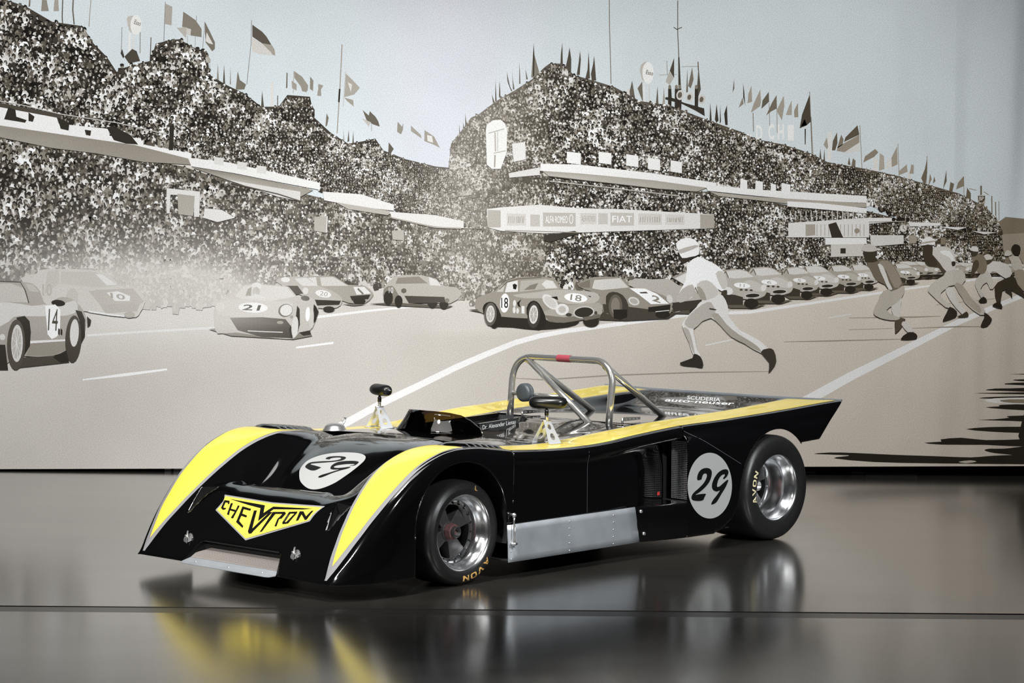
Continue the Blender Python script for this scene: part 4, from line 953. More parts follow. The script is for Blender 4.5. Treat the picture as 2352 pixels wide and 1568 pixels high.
flag('printed_flag', [(B_([(1155,662),(1210,715),(1280,790),(1230,850),(1140,875)]), 158), (B_([(1140,878),(1220,900),(1225,958),(1165,910)]), 148), (B_([(1170,740),(1210,760),(1200,830)]), 205)], [(B_([(1152,640),(1130,960)]), 1, 160)])
flag('printed_flag', [(B_([(1305,990),(1360,1040),(1370,1000),(1420,1050),(1445,1090),(1460,1140),(1400,1120),(1340,1080)]), 95), (B_([(1300,1065),(1380,1100),(1360,1140)]), 178)], [(B_([(1385,1100),(1385,1180)]), 1, 120)])
flag('printed_flag', [(B_([(1740,1130),(1830,1215),(1835,1245),(1740,1180)]), 150)]); flag('printed_flag', [(B_([(1862,1170),(1950,1230),(2000,1330),(1940,1300),(1860,1270)]), 150), (B_([(1885,1215),(1930,1225),(1940,1285),(1890,1270)]), 212)]); flag('printed_flag', [(B_([(1620,1095),(1660,1140),(1672,1105),(1668,1170),(1650,1210),(1615,1185)]), 140)])
for sh in ([(1143,145),(1148,360),(1126,340),(1130,250)], [(1208,190),(1224,300),(1222,420),(1180,430),(1172,370),(1195,270)], [(1302,220),(1310,300),(1300,440),(1272,440),(1290,330)], [(1380,222),(1386,330),(1392,470),(1348,480),(1370,390)], [(1430,265),(1448,490),(1408,490),(1400,430),(1420,340)]): flag('printed_flag', [(C_(sh), 74)])
flag('printed_flag', [(C_([(886,150),(892,260),(940,430),(900,470),(862,460),(875,300)]), 120), (C_([(886,150),(893,300),(890,450),(878,450),(880,260)]), 60)])
for x0, y0, x1, y1, w0 in ((757,320,762,520,4),(805,295,828,480,5),(691,388,708,570,5),(643,410,690,585,4),(540,480,548,690,5),(577,490,582,640,5),(500,535,530,690,6),(267,780,282,900,6),(214,875,228,1030,6),(250,860,256,940,4)): flag('printed_flag', [(C_([(x0,y0),(x0+w0*1.4,(y0+y1)/2),(x1+w0,y1),(x1-w0*2,y1)]), 96)])
flag('printed_flag', [(C_([(1772,490),(1805,690),(1765,740),(1745,600)]), 96), (C_([(1745,560),(1765,735),(1700,700),(1665,620)]), 206)]); flag('printed_flag', [(C_([(1862,500),(1870,690),(1820,560)]), 105)])
flag('printed_flag', [(C_([(2150,285),(2150,470),(2110,400)]), 70), (C_([(2110,400),(2145,470),(2110,530),(2072,500)]), 170)], [(C_([(2083,310),(2090,440)]), 1, 110)])
for sh, v in (([(2000,535),(2010,730),(1980,750)], 90), ([(2058,545),(2070,730),(2040,745)], 150), ([(2268,380),(2274,590),(2258,600)], 90), ([(2312,370),(2325,480),(2300,560),(2275,540)], 110)): flag('printed_flag', [(C_(sh), v)])
for sh, v in (([(407,340),(430,570),(405,640),(392,600),(405,430)], 80), ([(516,685),(528,850),(508,860)], 60), ([(572,700),(590,850),(570,870),(556,840)], 58), ([(604,705),(612,860),(600,880)], 58), ([(665,710),(672,890),(650,890),(640,790)], 52), ([(730,475),(732,560),(715,600)], 95), ([(810,510),(822,600),(830,720),(812,640)], 60), ([(806,640),(815,700),(770,735)], 130), ([(886,535),(892,680),(850,695),(858,610)], 150), ([(965,570),(972,670),(965,720),(880,780),(905,700)], 150), ([(1042,590),(1045,680),(975,745),(985,670)], 92), ([(1112,620),(1115,740),(1060,770),(1018,805),(1070,690)], 105), ([(1178,625),(1182,720),(1160,850),(1112,760)], 150), ([(1248,668),(1250,800),(1195,800),(1220,730)], 155), ([(1304,690),(1308,820),(1272,820),(1270,760)], 140), ([(1408,620),(1420,860),(1380,895),(1320,920),(1340,800)], 68), ([(1365,835),(1385,890),(1330,905)], 190), ([(1364,925),(1376,925),(1374,1065),(1366,1065)], 60)): flag('printed_flag', [(D_(sh), v)])
q = Ink()
for L, wd, v in ((D_([(1410,590),(1430,1150)]), 1.4, 110), (D_([(900,780),(905,950)]), 2, 130), (D_([(1045,690),(1050,900)]), 1.5, 140), (D_([(1115,740),(1118,960)]), 1.5, 140), (D_([(222,-230),(222,60),(232,280)]), 2, 95), (D_([(232,280),(240,570)]), [3, 6], 60), (D_([(185,10),(215,30),(260,10)]), 2, 80), (D_([(260,365),(410,362)]), 1, 130), (D_([(55,440),(215,435)]), 1, 140), (D_([(405,320),(408,400)]), 2.5, 110), (C_([(1566,-240),(1568,0),(1582,520)]), 2.2, 130), (C_([(1878,510),(1886,760)]), 4, 216), (C_([(1925,530),(1930,740)]), 3, 200), (A_([(1170,290),(1160,600)]), 5, 216), (A_([(1215,300),(1190,440)]), 3, 206), (A_([(820,-20),(800,240)]), 2, 150), (A_([(660,-20),(655,90),(668,220)]), 3, 90), (A_([(565,-20),(560,150),(565,240)]), 2.5, 80), (A_([(1098,245),(1092,470)]), 1.2, 110), (A_([(1262,290),(1260,480)]), 1.5, 110), (A_([(1360,335),(1350,580)]), 2, 80), (B_([(1120,400),(1100,800),(1075,1200)]), 2.5, 150), (B_([(1098,800),(1090,920)]), 4, 110), (B_([(490,740),(490,1060)]), 7, 206), (B_([(540,860),(540,1050)]), 2, 90)):
    Ink.layer = 3; Ink().line(L, wd, v, 0).done('printed_mast', BAN)
for sh, v in ((A_([(1085,480),(1100,440),(1120,510),(1108,525)]), 60), (A_([(1120,510),(1190,440),(1230,460),(1262,550),(1160,570)]), 70), (A_([(1890,560),(1895,720),(1882,725)]), 60), (A_([(1962,570),(1972,740),(1950,750)]), 130), (A_([(2018,580),(2030,800),(2004,790)]), 80), (A_([(2075,600),(2078,760),(2070,760)]), 100), (A_([(2140,640),(2160,720),(2215,760),(2200,805),(2122,808)]), 110), (A_([(262,0),(275,0),(272,60),(256,60)]), 110), (A_([(378,0),(420,0),(440,100),(370,100)]), 130), (A_([(490,0),(525,0),(530,100),(482,100)]), 150), (A_([(1425,370),(1447,470),(1430,580),(1415,570)]), 165), (B_([(400,815),(420,990),(390,970)]), 80), (B_([(980,1020),(1000,1060),(985,1130),(970,1140)]), 110), (B_([(1130,1160),(1142,1300),(1134,1300)]), 90), (B_([(1180,1165),(1185,1270),(1168,1280)]), 80), (B_([(1220,1175),(1226,1290),(1212,1290)]), 85), (B_([(1540,1280),(1585,1340),(1560,1380),(1535,1380)]), 90)): flag('printed_flag', [(sh, v)])
for sh, v in (([(560,270),(580,370),(415,450),(430,400)], 84), ([(580,372),(580,455),(420,560),(335,545),(350,500)], 142), ([(580,455),(578,540),(400,585)], 206), ([(340,345),(345,460),(320,540),(285,540),(295,440)], 90), ([(384,370),(410,420),(400,480),(340,520)], 118), ([(230,400),(245,500),(232,530),(195,480)], 150), ([(160,515),(175,660),(148,660)], 78), ([(204,520),(210,655),(192,660)], 78), ([(750,525),(785,560),(740,610),(622,670),(640,605)], 128), ([(800,570),(845,600),(850,740),(790,760)], 160), ([(985,500),(992,690),(930,720),(925,620)], 150), ([(920,610),(930,720),(860,745),(880,640)], 210), ([(1090,690),(1100,770),(1000,810),(1010,760)], 150), ([(1140,690),(1166,700),(1165,790),(1120,790)], 150), ([(1310,625),(1310,780),(1290,930),(1245,840),(1285,740)], 100), ([(1340,790),(1360,850),(1320,930)], 130), ([(1385,820),(1400,870),(1370,900)], 110), ([(1515,750),(1520,870),(1480,960)], 95), ([(1560,880),(1600,900),(1570,1040),(1535,1050)], 100), ([(1700,820),(1702,925),(1620,960),(1640,890)], 130), ([(1740,940),(1780,1000),(1780,1100),(1720,1100)], 95), ([(660,710),(668,820),(650,820)], 80), ([(700,720),(720,840),(690,840)], 85), ([(470,610),(485,700),(455,690)], 95), ([(510,625),(540,650),(535,730),(490,730)], 110)): flag('printed_flag', [(E_(sh), v)])
q = Ink()
for L, wd, v in ((E_([(585,270),(610,760)]), 1.4, 130), (E_([(995,470),(1010,900)]), 1.4, 140), (E_([(60,180),(80,600)]), 1.6, 120), (E_([(1310,600),(1300,980)]), 1.2, 120), (E_([(1703,820),(1708,1110)]), 1.2, 120), (E_([(1890,920),(1890,1020)]), 4, 100), (E_([(1905,1110),(1905,1260)]), 8, 110), (E_([(2005,1030),(2008,1290)]), 2.5, 110), (E_([(2045,1095),(2048,1290)]), 2.5, 110), (E_([(2082,1085),(2084,1290)]), 1.5, 130), (E_([(1950,1140),(1952,1260)]), 3, 110), (E_([(1760,950),(1840,970)]), 1.5, 130), (E_([(1920,985),(1975,1020)]), 1.5, 120), (E_([(262,340),(255,650)]), 9, 214), (E_([(755,620),(750,840)]), 10, 210), (E_([(1120,770),(1110,930)]), 6, 206)):
    Ink.layer = 3; Ink().line(L, wd, v, 0).done('printed_mast', BAN)
Ink.layer = 7; q = Ink(); q.poly(C_([(1840,400),(1850,350),(1885,320),(1915,325),(1900,510),(1860,480)]), 178, 0, 0); q.ell(*C_([(1915,420)])[0], 13, 25, 226, 0, 24, 0); q.text('Esso', *C_([(1930,420)])[0], 17, 10, 120, .25, 0, 0, .02); q.done('printed_sign', BAN, None, 'oval lettered sign printed above the right stand')
Ink.layer = 7; q = Ink(); q.poly(A_([(1140,170),(1155,145),(1200,140),(1185,300),(1160,270)]), 178, 0, 0); q.ell(*A_([(1225,225)])[0], 13, 23, 218, 0, 24, 0); q.text('Esso', *A_([(1240,205)])[0], 16, 11, 130, .35, 0, 0, .02); q.done('printed_sign', BAN, None, 'oval lettered sign printed above the left stand')
Ink.layer = 7; q = Ink(); q.poly(E_([(1855,1025),(1935,1025),(1935,1110),(1855,1110)]), 165, 0, 0); q.poly(E_([(1858,1030),(1932,1030),(1930,1070),(1910,1098),(1895,1102),(1875,1095),(1860,1070)]), 66, 0, 0); q.text('BP', *E_([(1895,1058)])[0], 11, 9, 200, 0, 0, 0, .02); q.done('printed_sign', BAN, None, 'shield sign printed beside the far poles')
# white roof lettering between the flags, loudspeaker horns, men by them
for x0, y0, ch in ((955,960,'D'),(1065,950,'C'),(1150,950,'H'),(1240,960,'I')): Ink.layer = 8; Ink().text(ch, *D_([(x0, y0)])[0], 14, 36, 226, 0, 0, 0, .03).done('printed_roof_letter', BAN)
for z_, cx, cy, r_, v in ((D_,245,620,9,200),(D_,330,640,8,200),(D_,440,660,8,196),(A_,1625,480,9,196),(A_,1710,520,8,196),(A_,1785,540,9,196)):
    Ink.layer = 13; (hx, hy), = z_([(cx, cy)]); Ink().ell(hx, hy, r_, r_*1.3, v, .2, 16, 0).ell(hx-1, hy, r_*.55, r_*.8, 95, .2, 16, 0).done('printed_loudspeaker', BAN)
Ink.layer = 9; Ink().poly(D_([(110,640),(160,640),(280,690),(460,740),(465,810),(380,760),(260,700),(110,660)]), 52, 0, 0).done('printed_railing', BAN)
for x in (150, 210, 240, 390):
    Ink.layer = 10; q = Ink(); q.poly(D_([(x-14,560),(x+14,560),(x+18,640),(x+14,750),(x-16,750)]), 50, 0, 0); q.ell(*D_([(x, 548)])[0], 3.5, 5, 120, 0, 12, 0); q.done('printed_spectator', BAN)
for cx, cy, s_ in ((1500,395,34),(1560,380,32),(1780,450,28),(1830,465,28),(1100,600,36),(1150,640,34),(1385,480,30)):   # people standing out against the sky on the left stand
    Ink.layer = 10; q = Ink(); q.poly(A_([(cx-s_,cy+12),(cx+s_*.8,cy+10),(cx+s_*1.1,cy+130),(cx-s_*1.2,cy+130)]), 46, 0, 0); q.ell(*A_([(cx, cy-6)])[0], 4.5, 5.5, 130, 0, 12, 0); q.ell(*A_([(cx-2, cy-16)])[0], 4.8, 3.4, 44, 0, 12, 0); q.done('printed_spectator', BAN)
Ink.layer = 16

# --- grandstand bodies: dark tiers filled with people
def region(L): return np.array(L, float)
UL = region([(-330,-60),(0,-5),(60,15),(120,50),(190,60),(215,100),(245,130),(268,165),(300,150),(345,140),(358,100),(392,92),(412,90),(450,112),(475,118),(482,172),(520,195),(562,215),(600,245),(640,245),(660,218),(712,222),(722,270),(760,305),(800,330),(830,325),(862,318),(880,345),(930,365),(1000,382),(1030,385),(1045,440),(1110,520),(1000,500),(900,478),(740,432),(640,402),(520,374),(430,352),(330,318),(250,300),(130,275),(0,250),(-330,180)])
LL = region([(-330,235),(0,312),(120,338),(250,352),(420,382),(480,402),(620,425),(720,450),(800,470),(905,492),(1000,520),(1110,525),(1250,530),(1250,640),(1120,690),(1040,680),(900,650),(800,648),(640,650),(480,690),(340,690),(200,640),(0,640),(-330,640)])
UR = region([(1030,385),(1036,330),(1060,300),(1082,270),(1100,262),(1140,232),(1185,206),(1222,182),(1250,155),(1262,146),(1292,146),(1318,172),(1380,190),(1412,200),(1470,232),(1540,242),(1600,266),(1655,286),(1700,302),(1740,320),(1800,332),(1862,352),(1900,372),(1990,388),(2062,404),(2132,424),(2202,444),(2262,474),(2292,505),(2300,530),(2100,512),(1990,462),(1880,445),(1650,425),(1500,400),(1330,380),(1245,378),(1200,400),(1120,440),(1045,440)])
LR = region([(1040,440),(1120,440),(1200,402),(1262,405),(1400,420),(1590,440),(1640,440),(1700,452),(1850,478),(1990,484),(2100,512),(2200,525),(2300,535),(2308,600),(2200,605),(2000,612),(1800,622),(1650,640),(1500,650),(1330,650),(1250,650),(1240,530),(1120,520)])
CROWD_TOP = [0]
def blotch(x, y): return .5*math.sin(x/31. + 2*math.sin(y/37.)) + .5*math.sin(y/19. + 1.7*math.sin(x/23.) + x/57.)
def crowd(reg, size, dark, seed, name, base):
    r = random.Random(seed); k = Ink(); lo, hi = reg.min(0), reg.max(0)
    Ink.layer = 16 + seed*.13
    k.poly([tuple(p) for p in reg], base)
    y = lo[1] - 4; rows = 0
    while y < hi[1] + 6:
        smin = 1e9; xs_ = []; x = max(lo[0], -325) + r.uniform(0, 6)
        while x < min(hi[0], 2420):
            s = size(x, y); yy = y + r.uniform(-.35, .35)*s; xs_.append((x, yy, s)); x += s*r.uniform(.78, 1.08)
        pts = np.array([(a, b) for a, b, _ in xs_]); ins = inpoly(pts, reg)
        Ink.layer += 3.1; L0 = Ink.layer; CROWD_TOP[0] = max(CROWD_TOP[0], L0 + 3.3)
        for q, ((cx, cy, s), ok) in enumerate(zip(xs_, ins)):
            if not ok: continue
            lay = L0 + (q % 2)*1.55 + r.uniform(0, .22); dk = dark(cx, cy); tn = lambda v: 135 + (v-135)*dk
            s *= r.uniform(.82, 1.28); th = r.gauss(0, .28); ct_, st_ = math.cos(th), math.sin(th)
            R_ = lambda L: [(cx + a*ct_ - b*st_, cy + a*st_ + b*ct_) for a, b in L]
            mood = blotch(cx, cy) + r.uniform(-.75, .75)
            bt = r.choice((236, 226, 212, 185, 140) if mood > .66 else ((165, 125, 92, 62, 44, 36, 200) if mood > -.25 else (26, 30, 36, 44, 58, 84)))
            w_, h_ = s*r.uniform(.45, .80), s*r.uniform(.9, 1.9); t0 = s*.28
            k.poly(R_([(-w_*.45, t0), (w_*.45, t0), (w_, t0+h_*.4), (w_*.8, t0+h_), (-w_*.8, t0+h_), (-w_, t0+h_*.45)]), tn(bt), lay=lay)
            if s > 5.5 and r.random() < .7:   # sleeve, bag, shadow or sunlit fold in a second tone
                a0 = r.choice((-1, 1)); at_ = r.choice((26, 34, 44, 60, 110, 190, 228)); x_, y_ = r.uniform(.1, .5), r.uniform(.0, .5)
                k.poly(R_([(a0*w_*x_, t0+h_*y_), (a0*w_*(x_+.55), t0+h_*(y_+.2)), (a0*w_*(x_+.35), t0+h_*(y_+.55)), (a0*w_*(x_-.15), t0+h_*(y_+.45))]), tn(at_), lay=lay+.26)
            fs = r.choice((-1, 1, 1)); hw, hh = s*r.uniform(.22, .30), s*r.uniform(.32, .40)
            k.poly(R_([(-hw, 0), (-hw*.6, -hh*.8), (hw*.6, -hh*.8), (hw, 0), (hw*.5, hh), (-hw*.5, hh)]), tn(r.uniform(118, 205)), lay=lay+.52)
            if s > 4.5: k.poly(R_([(fs*hw*.05, -hh*.4), (fs*hw, -hh*.25), (fs*hw*.95, hh*.4), (fs*hw*.3, hh)]), tn(r.uniform(36, 90)), lay=lay+.78)
            if r.random() < .17 and s > 5:    # pale hat with a brim
                k.poly(R_([(-hw*1.7, -hh*.25), (-hw*.9, -hh*.55), (-hw*.7, -hh*1.25), (hw*.7, -hh*1.25), (hw*.9, -hh*.55), (hw*1.7, -hh*.2)]), tn(r.uniform(205, 245)), lay=lay+1.04)
            else:
                k.poly(R_([(-hw*1.15, -hh*.1), (-hw*.9, -hh*.9), (0, -hh*1.35), (hw*.9, -hh*.9), (hw*1.15, -hh*.05), (hw*.2*fs, -hh*.5)]), tn(r.choice((24, 28, 34, 42, 56, 90))), lay=lay+1.04)
            if s > 9 and r.random() < .35:
                k.poly(R_([(-hw*.7, -hh*.1), (hw*.5, -hh*.15), (hw*.5, hh*.1), (-hw*.7, hh*.15)]), tn(50), lay=lay+1.3)
        sm = np.mean([c for (_, _, c), ok in zip(xs_, ins) if ok] or [10]); y += sm*.84
    return k.done(name, BAN, 'stuff', None)
ip = lambda x, a, b: float(np.interp(x, a, b))
crowd(UL, lambda x, y: ip(x, [0, 300, 600, 800, 1050], [14, 12, 9, 6.5, 4.6]), lambda x, y: ip(x, [0, 600, 900, 1050], [1.05, 1, .9, .7]), 1, 'printed_crowd', 62)
crowd(UR, lambda x, y: ip(x, [1030, 1250, 1350, 1550, 1800, 2050, 2300], [7, 10, 10.5, 8.5, 6.8, 5.2, 4.2]), lambda x, y: ip(x, [1030, 1230, 1300, 2300], [.62, .7, 1, 1]), 2, 'printed_crowd', 84)
crowd(LL, lambda x, y: ip(x, [0, 300, 600, 800, 1050, 1250], [17, 14, 11, 8.5, 7, 8]) * ip(y, [330, 640], [.85, 1.12]), lambda x, y: ip(x, [0, 700, 1000, 1250], [1.0, .9, .75, .55]), 3, 'printed_crowd', 92)
crowd(LR, lambda x, y: ip(x, [1040, 1250, 1500, 1800, 2050, 2300], [6.5, 11, 10.5, 7.5, 5.5, 4.2]) * ip(y, [420, 640], [.85, 1.15]), lambda x, y: ip(x, [1040, 1240, 1300, 2300], [.55, .7, 1, 1]), 4, 'printed_crowd', 78)

# --- balconies, parapets, signs
Ink.layer = CROWD_TOP[0]; k = Ink()
k.poly([(-330,195),(0,285),(150,308),(310,330),(440,362),(440,378),(330,372),(220,352),(120,340),(0,315),(-330,235)], (128, 150)); k.poly([(-330,150),(0,245),(130,268),(135,284),(250,296),(252,312),(330,318),(330,332),(440,352),(440,366),(310,333),(150,310),(0,288),(-330,200)], 226)
k.poly([(0,246),(140,272),(140,262),(0,236)], 70); k.line([(-20,228),(60,243),(140,262),(270,282),(400,312)], 2, 190)
for L in ([(20,246),(36,252),(38,268),(62,276),(58,282),(10,274)], [(66,258),(80,268),(76,280),(66,278)], [(132,270),(160,282),(158,300),(140,296)], [(195,298),(210,300),(208,312),(198,310)], [(245,292),(262,290),(300,310),(318,332),(290,330),(262,322)], [(318,300),(334,316),(326,324)], [(390,290),(400,290),(398,345),(388,345)]): k.poly(L, 46)
k.poly([(432,362),(520,372),(640,398),(735,420),(735,436),(640,418),(540,398),(440,382)], 222); k.poly([(440,384),(540,400),(640,420),(720,436),(690,452),(620,436),(520,412)], (120, 165)); k.poly([(520,412),(640,432),(690,440),(690,462),(640,452)], 205); k.line([(530,420), (640,446), (690,462)], 3, 70)
k.poly([(742,440),(830,446),(905,470),(905,484),(820,474),(745,460)], 218); k.poly([(770,464),(905,486),(890,494),(800,480)], 168); k.poly([(895,486),(1000,494),(1065,508),(1065,524),(1000,520),(900,500)], 216); k.line([(900,500),(1000,522),(1060,524)], 3, 150)
for x in (492, 545, 590): k.poly([(x, 360+(x-492)*.2), (x+22, 363+(x-492)*.2), (x+22, 380+(x-492)*.2), (x, 377+(x-492)*.2)], 206)
k.poly([(383,432),(460,440),(458,498),(446,498),(446,450),(392,447),(390,490),(383,490)], 214); k.poly([(408,445),(448,450),(444,496),(410,492)], 156)
k.poly([(470,478),(510,482),(540,500),(500,510),(468,500)], 216); k.poly([(722,498),(752,496),(752,535),(722,530)], 160); k.line([(752,496),(750,533)], 2, 220); k.poly([(900,530),(928,528),(928,552),(902,550)], 165)
# right-hand stand
k.poly([(1240,388),(1330,394),(1500,410),(1632,428),(1600,440),(1500,432),(1380,418),(1260,404)], (140, 178)); k.poly([(1242,376),(1330,378),(1500,398),(1645,420),(1645,434),(1500,414),(1330,398),(1240,392)], 226)
k.poly([(1620,424),(1750,436),(1990,450),(1990,466),(1850,460),(1740,450),(1625,438)], 224); k.poly([(1630,440),(1740,452),(1990,467),(1990,476),(1850,472),(1650,450)], 162)
for i in range(9): k.line([(1275+i*34, 408+i*3.1), (1283+i*34, 417+i*3.1)], 2, 165)
k.line([(1262, 406), (1400, 421), (1580, 442)], 2, 60); k.line([(1262, 416), (1400, 431), (1560, 450)], 2.5, 172)
for x0, x1, yo_ in ((1302,1334,352),(1375,1404,352),(1438,1466,358),(1488,1516,366),(1540,1566,372),(1700,1716,414),(1735,1752,418),(1770,1782,424),(1795,1815,424)): k.poly([(x0,yo_-4),(x1,yo_),(x1,yo_+26),(x0,yo_+22)], 226); 

# tall white score tower
k.poly([(1116,300),(1118,286),(1134,276),(1150,275),(1160,284),(1165,300),(1164,350),(1150,388),(1130,388),(1118,378)], 224, 0, .2); k.line([(1122,306),(1158,296)], 2, 165, 0); k.line([(1137,304),(1138,348)], 3, 170, 0); k.line([(1143,302),(1143,348)], 2, 185, 0); k.line([(1134,352),(1162,346)], 2, 168, 0); k.line([(1137,356),(1136,384)], 3, 150, 0)
k.poly([(1176,330),(1206,326),(1208,366),(1180,372)], 216, 0, .2); k.poly([(1168,398),(1240,384),(1240,402),(1170,408)], 208, 0, .2)
# advertising wall
k.poly([(1118,480),(1150,476),(1240,470),(1328,478),(1420,480),(1640,492),(1640,524),(1328,534),(1250,536),(1150,530),(1120,522)], 214, 0, .2)
for x0, x1, y0, y1, tx, v in ((1164,1208,490,518,'|',196),(1218,1240,492,520,'',182),(1247,1322,488,520,'ALFA ROMEO',176),(1333,1370,489,515,'ALFA ROMEO',196),(1374,1396,489,515,'',186),(1402,1456,488,518,'FIAT',182),(1466,1520,490,516,'|',196),(1528,1572,492,516,'|',200),(1120,1150,482,522,'',168),(1608,1640,492,524,'',160)):
    k.poly([(x0,y0),(x1,y0+1),(x1,y1),(x0,y1)], v, 0, .2)
    if tx == '|':
        for x_ in np.linspace(x0+5, x1-5, 9): k.line([(x_, y0+6+rng.uniform(0,3)), (x_+rng.uniform(-1.5,1.5), y1-6)], rng.uniform(1.2, 2.6), 160, .2)
    elif tx: k.text(tx, (x0+x1)/2 - (6 if x0 == 1247 else 0), (y0+y1)/2, (x1-x0)*.84 - (12 if x0 == 1247 else 0), (y1-y0)*.5, 236 if v < 190 else 158, 0, 0, .2)
k.ell(1312, 503, 5, 11, 226); k.ell(1312, 503, 3.5, 9, 180)
k.poly([(1250,540),(1320,530),(1330,536),(1262,556),(1250,552)], 56, 0, .2); k.line([(1160,529),(1330,534)], 2, 130)
# timing building
k.poly([(1808,462),(1880,466),(1990,478),(1990,490),(1880,480),(1808,474)], 226); k.poly([(1810,512),(1990,500),(1996,512),(1996,545),(1810,545)], 214); k.poly([(1895,546),(1990,546),(1990,560),(1895,562)], 226); k.poly([(1908,562),(1985,560),(1985,588),(1908,590)], 198); k.poly([(1930,570),(1942,570),(1942,582),(1930,582)], 50); k.poly([(1850,515),(1872,515),(1872,540),(1850,542)], 158)
for x in range(1876, 1992, 9): k.line([(x, 515), (x, 542)], 1.5, 160)
for x in range(1815, 1990, 12): k.line([(x, 484), (x, 506)], 2, 205)
k.poly([(1902,515),(1920,510),(1936,545),(1910,546)], 52); k.ell(1968, 530, 6, 6, 140)
k.poly([(1990,500),(2050,500),(2060,508),(1995,514)], 218); k.poly([(2085,510),(2160,512),(2160,518),(2090,520)], 218); k.poly([(2150,520),(2220,522),(2200,528)], 218); k.poly([(2230,530),(2290,534),(2260,538)], 210); k.poly([(1998,540),(2075,540),(2075,560),(2000,566)], 206, 0)
for x in (2052, 2063, 2074, 2085): k.ell(x, 504, 4.2, 5, 34)
k.line([(1995, 510), (2080, 508)], 2, 150); k.ell(2074, 524, 9, 9, 176); k.ell(2074, 524, 7, 7, 206); k.line([(2074, 518), (2074, 524), (2078, 527)], 1.5, 60)
k.poly([(2088,540),(2104,540),(2104,558),(2088,560)], 150); k.poly([(2160,545),(2172,545),(2172,562),(2160,562)], 120)
k.done('printed_grandstand', BAN, None, 'white balconies, advertising wall and timing building printed among the crowd')

# --- printed cars
def pcar(label): 
    return Ink(), label
Z4 = T(1050, 440, 3.92); Z5 = T(1480, 500, 3.92); Z3 = T(480, 480, 3.92); Z2 = T(0, 380, 3.1367)
def e_(q, z, cx, cy, rx, ry, v, kk, rot=0, hz=1.0): (x, y), = z([(cx, cy)]); q.ell(x, y, rx/kk, ry/kk, v, rot, 22, hz)
def gt(x0, x1, y0, y1, v, num, lbl):
    """one of the similar long-nosed coupes of the row; drawn in a unit box"""
    q = Ink(); M = lambda L: [(x0 + (x1-x0)*a, y0 + (y1-y0)*b) for a, b in L]; sx, sy = (x1-x0), (y1-y0)
    q.poly(M([(-.02,.86),(.6,.93),(1.0,.90),(.75,1.0),(.2,1.0)]), 92, 0, 0)
    q.poly(M([(0,.12),(.12,.02),(.40,0),(.55,.04),(.66,.12),(.78,.25),(.95,.40),(1.0,.55),(.97,.66),(.90,.72),(.70,.78),(.45,.76),(.25,.70),(.08,.66),(0,.5)]), v, 2, 0)
    q.poly(M([(0,.62),(.30,.66),(.48,.72),(.48,.92),(.10,.92),(0,.86)]), 58, 0, 0)
    q.poly(M([(.10,.06),(.38,.02),(.55,.06),(.72,.20),(.30,.24),(.16,.22)]), 206, 1, 0); q.line(M([(.02,.20),(.10,.06)]), 2, 80, 0); q.line(M([(.10,.05),(.16,.22)]), 2, 90, 0)
    q.poly(M([(.60,.28),(.80,.34),(.95,.48),(.90,.58),(.62,.52),(.45,.40)]), v + 18, 2, 0)
    q.ell(*M([(.46,.42)])[0], sx*.18, sy*.07, 236, .1, 20, 0); q.text(num, *M([(.46,.42)])[0], sx*.10, sy*.08, 150, .1, 0, 0)
    q.ell(*M([(.16,.56)])[0], sx*.10, sy*.10, 216, .3, 18, 0); q.ell(*M([(.93,.48)])[0], sx*.06, sy*.09, 214, .3, 18, 0)
    q.ell(*M([(.69,.68)])[0], sx*.17, sy*.065, 206, -.05, 20, 0); q.ell(*M([(.69,.68)])[0], sx*.155, sy*.05, 46, -.05, 20, 0)
    for a in (.44, .55, .66): q.ell(*M([(a, .53 + (a-.44)*.05)])[0], sx*.035, sy*.025, 66, 0, 10, 0)
    q.ell(*M([(.66,.88)])[0], sx*.16, sy*.13, 42, 0, 20, 0)
    q.done('printed_car', BAN, None, lbl)
L_BASE = Ink.layer
for i in range(12):      # far end of the row
    x = 2330 - i*24 if i < 6 else 2186 - (i-6)*26; s = 40 + i*2.4; gt(x, x + s*1.15, 606 - i*.6, 606 - i*.6 + s*.62, rng.choice((150, 165, 180)), str(i+20), 'small parked racing car printed near the far end of the row, number %d from the end' % (i+1))
S5 = lambda x0, x1, y0, y1, v, n, l: gt(1480+x0/3.92, 1480+x1/3.92, 500+y0/3.92, 500+y1/3.92, v, n, l)
S5(2230, 2480, 410, 600, 165, '3', 'parked coupe printed right behind the dark-vested runner'); S5(1840, 2110, 418, 650, 178, '12', 'parked coupe printed left of the dark-vested runner'); S5(1650, 1955, 424, 675, 160, '4', 'parked coupe numbered 4 in the printed row'); S5(1410, 1752, 430, 700, 182, '7', 'parked coupe numbered 7 in the printed row')
S5(1245, 1570, 442, 730, 166, '5', 'parked coupe numbered 5 in the printed row'); S5(940, 1337, 443, 770, 178, '6', 'parked coupe numbered 6 in the printed row'); S5(690, 1100, 462, 812, 172, '11', 'parked coupe numbered 11 beside the printed white-clad runner')
q = Ink()   # open car half hidden by the first runner
q.poly(Z4([(1900,1060),(2250,1060),(2250,1100),(1950,1095)]), 80, 0, 0); q.poly(Z4([(1540,840),(1600,780),(1760,790),(1900,785),(1990,840),(2110,880),(2210,960),(2210,1040),(2050,1060),(1960,1085),(1930,1000),(1700,900)]), 172, 2, 0); q.poly(Z4([(1930,1000),(2200,970),(2200,1060),(1990,1075),(1950,1085)]), 58, 0, 0); q.poly(Z4([(1930,770),(2060,715),(2200,720),(2200,850),(2060,850)]), 150, 1, 0); q.poly(Z4([(1960,780),(2060,730),(2180,740),(2180,840),(2050,840)]), 208, 0, 0); e_(q, Z4, 2140, 1080, 50, 30, 45, 3.92)
q.done('printed_car', BAN, None, 'open car printed half hidden behind the white-clad runner')
q = Ink()   # number 2
q.poly(Z4([(1270,1150),(1520,1160),(1900,1140),(1980,1090),(1300,1080)]), 66, 0, 0)
